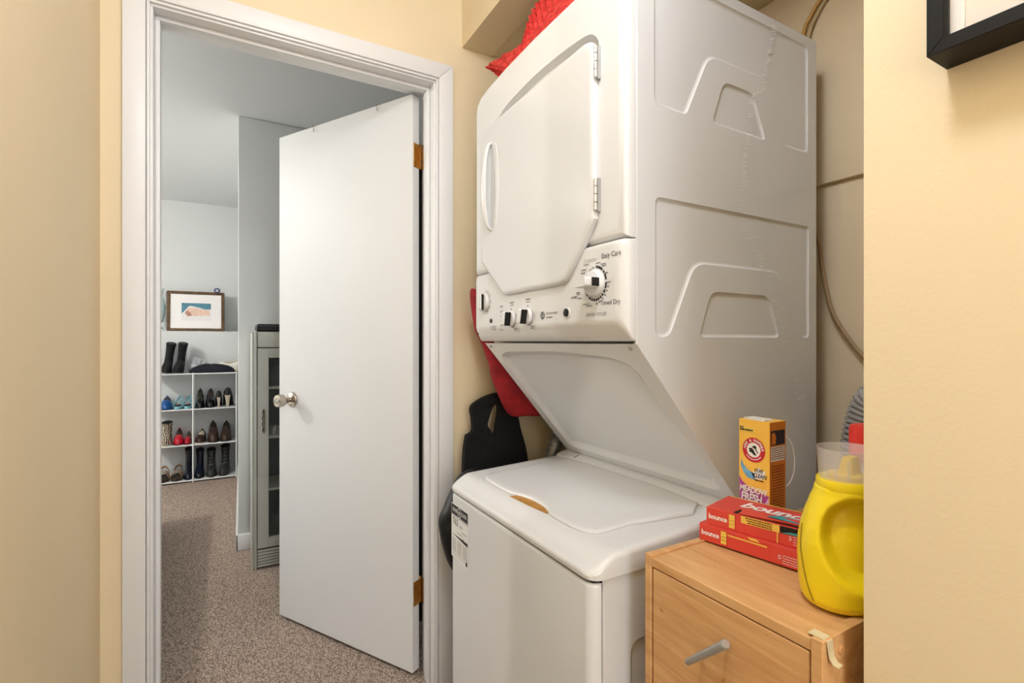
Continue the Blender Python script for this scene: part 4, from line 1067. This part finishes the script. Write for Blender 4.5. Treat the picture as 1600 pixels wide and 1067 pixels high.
# ================================================================== PICTURE ON THE PARTITION
PF = thing('black_framed_picture', 'black box-framed picture hung on the yellow wall at upper right', 'picture', (XP, .09, 1.476))
px0, px1 = XP - .0505, XP - .0005
py0, py1, pz0, pz1 = -.115, .2450, 1.4765, 1.93
fw = .0148
oc = [(py1, pz0), (py0, pz0), (py0, pz1), (py1, pz1)]; ic = [(py1 - fw, pz0 + fw), (py0 + fw, pz0 + fw), (py0 + fw, pz1 - fw), (py1 - fw, pz1 - fw)]
for k in range(4):
    q = [oc[k], oc[(k + 1) % 4], ic[(k + 1) % 4], ic[k]]
    V, F = loft([[(x, a, b) for a, b in q] for x in (px0, px1)]); mk('frame_bar', V, F, 'frame_black', PF, 0, .0006, 1)
box('picture_print', px0 + .018, px0 + .022, py0 + fw, py1 - fw, pz0 + fw, pz1 - fw, 'print_warm', PF)
box('mat_border', px0 + .016, px0 + .0175, py1 - fw - .012, py1 - fw, pz0 + fw, pz1 - fw, 'paper', PF)
box('glass_pane', px0 + .010, px0 + .0115, py0 + fw, py1 - fw, pz0 + fw, pz1 - fw, 'pane', PF)

# ================================================================== FAR ROOM
# ---- low bed out of the doorway's view (its edge shades the carpet)
Bd = thing('bed', 'low bed with a pale mattress left of the doorway in the grey room', 'bed', (-1.45, 2.75, 0))
box('bed_base', -2.45, -.47, 1.75, 3.79, 0.04, .26, 'bed_base_fabric', Bd, .01)
box('mattress', -2.44, -.46, 1.76, 3.80, .261, .48, 'mattress_fabric', Bd, .03, 3)
for x in (-2.4, -.55):
    for y in (1.82, 3.72): box('leg', x, x + .05, y, y + .05, 0, .04, 'black_plastic', Bd)

# ---- shoe rack
SR = thing('shoe_rack', 'white cube shoe rack filled with shoes against the far wall', 'shoe rack', (-.25, 5.03, 0))
RY0, RY1 = 4.915, 5.165
RXs = (-.572, -.257, .060)
RZ = (.018, .312, .608, .904)
for z in RZ:
    for a, b in zip(RXs, RXs[1:]):
        sh = box('shelf', a + .004, b - .004, RY0 + .004, RY1, z - .006, z, 'rack_panel', SR)
        tube('shelf_rail', [(a, RY0, z - .003), (b, RY0, z - .003)], .0055, 'rack_white', sh, 8)
        tube('shelf_rail', [(a, RY1, z - .003), (b, RY1, z - .003)], .005, 'rack_white', sh, 8)
for x in RXs:
    for y in (RY0, RY1): tube('post', [(x, y, 0), (x, y, .91)], .0058, 'rack_white', SR, 8)

# ---- shoes
def shoe(name, label, loc, rz, m, L_=.24, W_=.082, H_=.075, heel=0, shaft=0, sole='rubber', heelm='shoe_black', toe=.8, lining='insole', low=.35, extra=None, cat='shoe', group='shoes on the rack', tilt=0):
    """toe points to local -y; loc is the floor point under the middle"""
    t = thing(name, label, cat, loc, rz, group)
    n = 12; N = 14; rings = []; op = []
    for k in range(N + 1):
        u = k / N
        y = -L_ / 2 + L_ * u
        ww = W_ / 2 * (math.sin(min(1, (u + .02) / .32) * math.pi / 2) ** toe) * (1 - .28 * max(0, (u - .38) / .62))
        if u > .9: ww *= math.sqrt(max(.15, 1 - ((u - .9) / .1) ** 2 * .8))
        hh = H_ * (.45 + .55 * min(1, u / .45)) if shaft else H_ * (.42 + .30 * min(1, u / .35)) * (1 if u < .35 else (low + (1 - low) * abs((u - .62) / .38) ** 1.4 if u < 1 else 1)) * (1.0 if u < .35 else 1.25)
        b = heel * (0 if u < .35 else ((u - .35) / .5 if u < .85 else 1)) ** 1.0
        if u < .35: b = 0
        b = heel * (3 * min(1, max(0, (u - .32) / .5)) ** 2 - 2 * min(1, max(0, (u - .32) / .5)) ** 3)
        if u < .12: hh *= .55 + .45 * (u / .12)
        ring = []
        for i in range(n + 1):
            a = math.pi * i / n
            ring.append((ww * math.cos(a), y, b + .007 + hh * math.sin(a) ** .7))
        rings.append(ring)
    V, F = loft(rings, True, True, False)
    F += [tuple(k * (n + 1) + q for q in (0,)) + (k * (n + 1) + n, (k + 1) * (n + 1) + n, (k + 1) * (n + 1)) for k in range(N)]
    mk('upper', V, F, m, t, 60, local=True)
    # sole
    so = []
    for k in range(N + 1):
        r_ = rings[k]; w0 = abs(r_[0][0]) + .002; zb = r_[0][2] - .007
        so.append([(w0, r_[0][1], zb + .007), (w0, r_[0][1], zb), (-w0, r_[0][1], zb), (-w0, r_[0][1], zb + .007)])
    V, F = loft(so); mk('sole', V, F, sole, t, 40, local=True)
    if heel > .012:
        w1 = W_ * .30
        V, F = loft([[(a, L_ * .40 + b, 0) for a, b in rr(-w1 * .45, w1 * .45, -.010, .012, .004, 2)], [(a, L_ * .41 + b, heel * .5) for a, b in rr(-w1 * .6, w1 * .6, -.014, .014, .004, 2)], [(a, L_ * .40 + b, heel + .004) for a, b in rr(-w1, w1, -.030, .022, .008, 2)]])
        mk('heel', V, F, heelm, t, 40, local=True)
    if shaft:
        rr_ = []
        for k in range(8):
            u = k / 7; z = heel + .03 + (H_ * .6 + shaft) * u
            rx = W_ * (.42 - .06 * math.sin(u * math.pi)) * (1 + .12 * u); ry = L_ * (.24 - .06 * u)
            rr_.append([(rx * math.cos(a), L_ * .26 + tilt * u + ry * math.sin(a), z + .010 * u * math.sin(a)) for a in [2 * math.pi * q / 14 for q in range(14)]])
        V, F = loft(rr_); sh = mk('shaft', V, F, m, t, 60, local=True)
        top = rr_[-1]; V, F = loft([[(x * .9, y, z + .001) for x, y, z in top], [(x * .86, y, z + .0012) for x, y, z in top]]); mk('opening', V, F, 'rubber', sh, 0, local=True)
    else:
        # dark foot opening on top of the back half
        rg = []
        for a in [2 * math.pi * q / 16 for q in range(16)]:
            x = W_ * .27 * math.cos(a); y = L_ * .17 + L_ * .24 * math.sin(a)
            u = (y + L_ / 2) / L_; k = min(N, max(0, round(u * N))); zz = max(p[2] for p in rings[k])
            rg.append((x, y, zz + .001))
        V, F = loft([rg, [(x * .9, y, z + .0015) for x, y, z in rg]]); mk('foot_opening', V, F, lining, t, 40, local=True)
    if extra == 'bow':
        for s in (-1, 1):
            V, F = loft([[(s * .002, -L_ * .17, H_ * .75 + a) for a in (-.004, .004)] + [(s * .002, -L_ * .16, H_ * .75)], [(s * .026, -L_ * .18, H_ * .82 + a) for a in (-.014, .014)] + [(s * .026, -L_ * .16, H_ * .82)]]); mk('bow_loop', V, F, m, t, 30, local=True)
    if extra == 'laces':
        for k in range(4):
            z = heel + H_ * .85 + k * shaft * .22; y = -L_ * .02 + k * L_ * .045 + tilt * k * .2
            tube('lace', [(-W_ * .26, y + .01, z - .004), (0, y - .012, z + .004), (W_ * .26, y + .01, z)], .0032, 'lace', t, 6, None, True)
    return t
def sandal(name, label, loc, rz, m, solem, L_=.24, W_=.085, group='shoes on the rack'):
    t = thing(name, label, 'sandal', loc, rz, group)
    def out(f):
        return [(W_ / 2 * f * math.cos(a) * (1 - .12 * math.sin(a)), L_ / 2 * f * math.sin(a)) for a in [2 * math.pi * k / 20 for k in range(20)]]
    V, F = loft([[(a, b, 0) for a, b in out(.97)], [(a, b, .006) for a, b in out(1)], [(a, b, .020) for a, b in out(1)], [(a, b, .022) for a, b in out(.95)]]); mk('sole', V, F, solem, t, 40, local=True)
    V, F = loft([[(a, b, .0222) for a, b in out(.88)], [(a, b, .0235) for a, b in out(.86)]]); mk('footbed', V, F, 'insole', t, 30, local=True)
    for y0, y1 in ((-.085, -.025), (-.025, -.085), (.02, .02)):
        p = [(W_ * .46 * math.cos(a), y0 + (y1 - y0) * (1 - math.cos(a)) / 2, .018 + .050 * math.sin(a) ** .8) for a in [math.pi * k / 10 for k in range(11)]]
        V, F = [], []
        rings = [[(x, y - .011, z), (x, y + .011, z), (x * 1.06, y + .011, z + .003), (x * 1.06, y - .011, z + .003)] for x, y, z in p]
        V, F = loft(rings); mk('strap', V, F, m, t, 30, local=True)
    p = [(W_ * .40 * math.cos(a), .045 + .065 * math.sin(a), .03 + .055 * math.sin(a)) for a in [math.pi * k / 12 for k in range(13)]]
    rings = [[(x, y, z - .009), (x, y, z + .009), (x * 1.06, y + .003, z + .009), (x * 1.06, y + .003, z - .009)] for x, y, z in p]
    V, F = loft(rings); mk('heel_strap', V, F, m, t, 30, local=True)
    return t
z1, z2, z3, z4 = (z + .0008 for z in RZ)
yc = 5.045
# bottom shelf
sandal('strappy_sandal', 'tan strappy sandal on the bottom shelf, left of its pair', (-.470, yc, z1), R(2), 'shoe_tan', 'insole')
sandal('strappy_sandal', 'tan strappy sandal on the bottom shelf, right of its pair', (-.374, yc, z1), R(-2), 'shoe_tan', 'insole')
shoe('tall_boot', 'glossy dark navy boot at the bottom, left of the middle post', (-.294, yc, z1), R(1), 'shoe_navy', .23, .064, .075, .03, .13, tilt=-.03)
shoe('tall_boot', 'glossy dark navy boot at the bottom, right of the middle post', (-.215, yc, z1), R(-1), 'shoe_navy', .23, .068, .075, .03, .11)
shoe('lace_up_boot', 'grey-black lace-up ankle boot beside the navy boot', (-.128, yc, z1), R(2), 'shoe_grey', .23, .076, .075, .025, .11, extra='laces')
shoe('lace_up_boot', 'grey-black lace-up ankle boot at the right end of the bottom shelf', (-.030, yc, z1), R(-6), 'shoe_grey', .23, .076, .075, .025, .13, extra='laces')
# second shelf
shoe('animal_print_slipper', 'striped animal-print bootie on the second shelf', (-.452, yc, z2), R(-1), 'zebra', .23, .088, .09, 0, .09, sole='insole_light')
shoe('red_pump', 'shiny red shoe beside the striped bootie', (-.364, yc, z2), R(1), 'shoe_red', .23, .074, .10, .02, low=.5, heelm='shoe_red')
shoe('red_pump', 'shiny red shoe next to the middle post', (-.298, yc - .01, z2), R(-1), 'shoe_red', .22, .052, .075, .01, low=.5, heelm='shoe_red')
shoe('brown_loafer', 'brown and white loafer on the second shelf by the middle post', (-.206, yc, z2), R(-3), 'shoe_brown', .23, .078, .085, .01, lining='insole_light', sole='insole_light', low=.4)
shoe('bow_pump', 'dark brown bow pump next to the loafer', (-.115, yc, z2), R(2), 'shoe_brown', .23, .084, .115, .05, extra='bow', low=.6)
shoe('bow_pump', 'dark brown bow pump at the right end of the second shelf', (-.020, yc, z2), R(-2), 'shoe_brown', .23, .084, .105, .05, extra='bow', low=.6)
# third shelf
shoe('blue_toe_shoe', 'black shoe with a bright blue toe on the third shelf', (-.450, yc, z3), R(2), 'shoe_blue', .24, .090, .10, .005, low=.5, sole='shoe_black')
sandal('sky_blue_sandal', 'pale blue strappy sandal beside the blue-toed shoe', (-.364, yc, z3), R(-3), 'shoe_sky', 'shoe_sky', .22, .064)
sandal('sky_blue_sandal', 'pale blue strappy sandal against the middle post', (-.297, yc, z3), R(-2), 'shoe_sky', 'shoe_sky', .22, .064)
shoe('patent_pump', 'black patent pump right of the middle post on the third shelf', (-.213, yc, z3), R(1), 'shoe_patent', .23, .068, .105, .055, low=.6)
shoe('patent_pump', 'black patent pump between its twin and the pale heels', (-.138, yc, z3), R(-1), 'shoe_patent', .23, .070, .10, .055, low=.6)
shoe('pale_heel_pump', 'black pump turned to show a slim pale heel', (-.074, yc, z3), R(181), 'shoe_black', .22, .052, .06, .085, heelm='shoe_heel', low=.6)
shoe('pale_heel_pump', 'black pump showing a tall pale heel at the right end of the shelf', (-.003, yc, z3), R(178), 'shoe_black', .22, .078, .07, .100, heelm='shoe_heel', low=.6)
# top of the rack
b1_ = shoe('black_ankle_boot', 'tall black suede ankle boot at the left of the rack top', (-.446, yc, z4), R(2), 'shoe_suede', .23, .078, .09, .02, .14, tilt=.03)
b2_ = shoe('black_ankle_boot', 'black suede ankle boot leaning right beside its twin on the rack top', (-.358, yc, z4), R(-2), 'shoe_suede', .23, .076, .09, .02, .14, tilt=-.02)
b1_.rotation_euler[1] = R(7); b1_.location.z += .009; b1_.location.x -= .004; b2_.rotation_euler[1] = R(7); b2_.location.z += .009; b2_.location.x -= .008
def lump(name, label, cat, m, cx, cy, z, rx, ry, rz_, seed, wob=.12, pow_=1.0, part='folded_fabric'):
    t = thing(name, label, cat, (cx, cy, z)); rnd = random.Random(seed); ph = [rnd.uniform(0, 6) for _ in range(6)]
    rings = []
    for k in range(9):
        u = k / 8; f = max(.02, math.cos(u * math.pi / 2)) ** pow_
        ring = []
        for i in range(26):
            a = 2 * math.pi * i / 26
            q = 1 + wob * math.sin(3 * a + ph[0] + u * 2) + wob * .6 * math.sin(5 * a + ph[1] - u * 3)
            ring.append((cx + rx * f * q * math.cos(a), cy + ry * f * q * math.sin(a), z + .0005 + rz_ * math.sin(u * math.pi / 2) * (1 + .12 * math.sin(2 * a + ph[2]))))
        rings.append(ring)
    V, F = loft(rings); mk(part, V, F, m, t, 60)
    return t
lump('dark_folded_garment', 'dark navy folded garment spread on the rack top', 'clothing', 'navy_cloth', -.128, 4.985, z4, .168, .060, .068, 3, .06, .8)
g = thing('grey_shoe_bag', 'crumpled grey plastic bag standing on the rack top behind the dark garment', 'bag', (-.22, 5.12, z4))
V, F = bagvf([(-.298, .912), (-.285, .96), (-.262, 1.035), (-.21, 1.02), (-.165, .995), (-.15, .95), (-.14, .912), (-.2, .906)], 5.105, .028, 4, 4, .010); mk('bag_film', V, F, 'grey_plastic_bag', g, 40)
s_ = shoe('white_sneaker', 'off-white sneaker lying tilted at the right of the rack top', (-.02, 5.110, z4 + .001), R(-90), 'shoe_white', .22, .085, .105, 0, sole='insole_light', lining='insole_light', low=.7)
tube('lace', [(-.02, -.05, .085), (0, -.045, .095), (.02, -.05, .085)], .003, 'shoe_white', s_, 6, None, True)

# ---- ledge: framed picture, glass vase, figurine, blue eye
lz = 1.2625
PT = thing('gilt_framed_print', 'small print of a resting figure in a carved brown frame on the ledge', 'picture', (-.25, 5.27, lz))
pw0, pw1, ph_ = -.470, -.032, .357
lean = lambda x, d, z: (x, 5.255 + d + z * .12, lz + z)
def leanbox(name, x0, x1, d0, d1, z0, z1, m, parent, bev=0):
    V = [lean(x, d, z) for x in (x0, x1) for d in (d0, d1) for z in (z0, z1)]
    return mk(name, V, boxvf(0, 1, 0, 1, 0, 1)[1], m, parent, 0 if not bev else 35, bev, 1)
fb = .026
leanbox('frame_bar', pw0, pw0 + fb, 0, .02, 0, ph_, 'gilt_wood', PT, .004)
leanbox('frame_bar', pw1 - fb, pw1, 0, .02, 0, ph_, 'gilt_wood', PT, .004)
leanbox('frame_bar', pw0 + fb, pw1 - fb, 0, .02, 0, fb, 'gilt_wood', PT, .004)
leanbox('frame_bar', pw0 + fb, pw1 - fb, 0, .02, ph_ - fb, ph_, 'gilt_wood', PT, .004)
leanbox('mat_board', pw0 + fb, pw1 - fb, .008, .012, fb, ph_ - fb, 'box_white', PT)
lp_ = lambda e: (lambda a, b: lean(a, .008 - e, b))
mk('print_sky', *quadvf(lp_(.0006), -.362, -.138, .110, .252), 'art_blue', PT, 0, recalc=False)
mk('print_bedding', *polyvf(lp_(.0010), [(-.362, .095), (-.138, .095), (-.138, .20), (-.18, .195), (-.23, .212), (-.29, .228), (-.31, .222), (-.335, .185), (-.362, .155)]), 'art_white', PT, 0, recalc=False)
mk('print_figure', *polyvf(lp_(.0014), [(-.335, .165), (-.315, .205), (-.28, .212), (-.22, .20), (-.15, .185), (-.145, .145), (-.22, .140), (-.29, .135), (-.32, .140)]), 'art_skin', PT, 0, recalc=False)
mk('print_hair', *polyvf(lp_(.0018), [(-.338, .165), (-.318, .185), (-.295, .165), (-.285, .140), (-.315, .132)]), 'art_brown', PT, 0, recalc=False)
leanbox('glass_pane', pw0 + fb, pw1 - fb, .003, .004, fb, ph_ - fb, 'pane', PT)
VS = thing('clear_glass_vase', 'clear crystal vase at the left end of the ledge beside the print', 'vase', (-.525, 5.30, lz))
lathe('vase_glass', [(.030, .001), (.034, .010), (.022, .030), (.018, .06), (.030, .10), (.044, .16), (.046, .21), (.036, .27), (.022, .31), (.030, .36), (.036, .375), (.033, .375), (.019, .31), (.033, .27), (.042, .21), (.040, .16), (.026, .10), (.012, .07)], (-.525, 5.30, lz), (0, 0, 1), 'glass', VS, 20)
FG = thing('small_glass_figurine', 'tiny clear glass ornament at the right end of the ledge', 'ornament', (.025, 5.27, lz))
lathe('figurine_glass', [(.014, .0005), (.014, .005), (.005, .010), (.010, .020), (.011, .028), (.004, .036), (.006, .042), (.002, .050)], (.025, 5.27, lz), (0, 0, 1), 'glass', FG, 14)
EY = thing('blue_eye_charm', 'round blue eye charm on the wall above the brown frame', 'charm', (-.0935, 5.397, 1.64))
ec = (-.0925, 5.3995, 1.645)
lathe('blue_disc', [(.0240, 0), (.0240, .006), (.020, .010)], ec, (0, -1, 0), 'blue_glass', EY, 24)
lathe('white_ring', [(.0125, .0095), (.0120, .0112)], ec, (0, -1, 0), 'box_white', EY, 20)
lathe('pale_iris', [(.0085, .0108), (.008, .0122)], ec, (0, -1, 0), 'shoe_sky', EY, 20)
lathe('dark_pupil', [(.004, .0118), (.0035, .0132)], ec, (0, -1, 0), 'black_plastic', EY, 12)

# ---- display cabinet
Q = thing('grey_display_cabinet', 'grey painted glass-door display cabinet behind the open door', 'cabinet', (.41, 3.02, 0))
qx0, qx1, qy0, qy1 = .103, .720, 2.872, 3.172
box('side_panel', qx0 + .004, qx0 + .022, qy0 + .014, qy1, .005, 1.215, 'curio_paint', Q, .002, 1)
box('side_panel', qx1 - .022, qx1 - .004, qy0 + .014, qy1, .005, 1.215, 'curio_paint', Q, .002, 1)
box('back_panel', qx0 + .022, qx1 - .022, qy1 - .012, qy1, .02, 1.20, 'curio_inner_shade', Q)
box('corner_post', qx0, qx0 + .0105, qy0 + .002, qy0 + .030, 0, 1.222, 'curio_paint', Q, .003, 2)
box('corner_post', qx0 + .012, qx0 + .0245, qy0 - .004, qy0 + .024, 0, 1.228, 'curio_paint', Q, .004, 2)
box('corner_post', qx1 - .0245, qx1 - .0, qy0 - .004, qy0 + .024, 0, 1.228, 'curio_paint', Q, .004, 2)
box('top_board', qx0 + .012, qx1 - .004, qy0 + .004, qy1, 1.200, 1.222, 'curio_paint', Q, .004, 2)
box('cornice', qx0 + .026, qx1 - .026, qy0, qy0 + .022, 1.140, 1.2195, 'curio_paint', Q, .006, 2)
box('bottom_board', qx0 + .022, qx1 - .022, qy0 + .02, qy1 - .012, .098, .115, 'curio_paint', Q)
for i in range(6): box('base_rib', qx0 + .026, qx1 - .026, qy0 - .001 + .001 * (i % 2), qy0 + .02, .006 + i * .0152, .006 + i * .0152 + .0122, 'curio_paint', Q, .003, 1)
box('base_back', qx0 + .026, qx1 - .026, qy0 + .006, qy0 + .018, .004, .098, 'curio_groove', Q)
for z in (.9335, .6745, .4020):
    box('shelf', qx0 + .022, qx1 - .022, qy0 + .03, qy1 - .012, z - .014, z, 'curio_paint', Q, .002, 1)
gd = box('door_stile', .130, .182, qy0, qy0 + .018, .103, 1.136, 'curio_paint', Q, .0015, 1)
box('stile_bead', .1765, .181, qy0 - .0025, qy0, .150, 1.092, 'curio_paint', gd, .001, 1)
box('door_stile', .640, .692, qy0, qy0 + .018, .103, 1.136, 'curio_paint', Q, .0015, 1)
box('door_rail', .182, .640, qy0, qy0 + .018, 1.086, 1.136, 'curio_paint', Q, .0015, 1)
box('door_rail', .182, .640, qy0, qy0 + .018, .103, .155, 'curio_paint', Q, .0015, 1)
box('glass_pane', .182, .640, qy0 + .007, qy0 + .010, .155, 1.086, 'pane', Q)
for s in (0, math.pi):
    tube('twisted_handle', [(.1575 + .0055 * math.sin(k / 24 * 2.5 * math.pi * 1.6 + s) * math.sin(k / 24 * math.pi) ** .4, qy0 - .008 - .004 * math.cos(k / 24 * 4 * math.pi + s), .700 + .122 * k / 24) for k in range(25)], .0030, 'antique_brass', gd, 8)
for z in (.704, .818): tube('handle_post', [(.1575, qy0 - .010, z), (.1575, qy0 + .002, z)], .004, 'antique_brass', gd, 8)
# a few things on its shelves, dim behind the glass
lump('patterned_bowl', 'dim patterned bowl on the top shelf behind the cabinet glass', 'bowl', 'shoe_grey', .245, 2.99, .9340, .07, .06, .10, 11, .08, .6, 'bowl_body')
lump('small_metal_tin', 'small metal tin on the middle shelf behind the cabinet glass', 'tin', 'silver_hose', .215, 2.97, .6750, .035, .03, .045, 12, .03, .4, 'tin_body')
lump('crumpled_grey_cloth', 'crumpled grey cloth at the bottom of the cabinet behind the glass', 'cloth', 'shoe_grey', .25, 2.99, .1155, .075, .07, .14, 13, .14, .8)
bb = thing('black_folded_case', 'flat black folded case lying on top of the grey cabinet', 'case', (.42, 2.99, 1.2285))
box('case_body', .126, .68, 2.878, 3.11, 1.2225, 1.262, 'black_nylon', bb, .010, 3)
tube('case_edge', [(.13, 2.877, 1.243), (.40, 2.877, 1.243), (.675, 2.877, 1.243)], .0022, 'black_fabric', bb, 6)
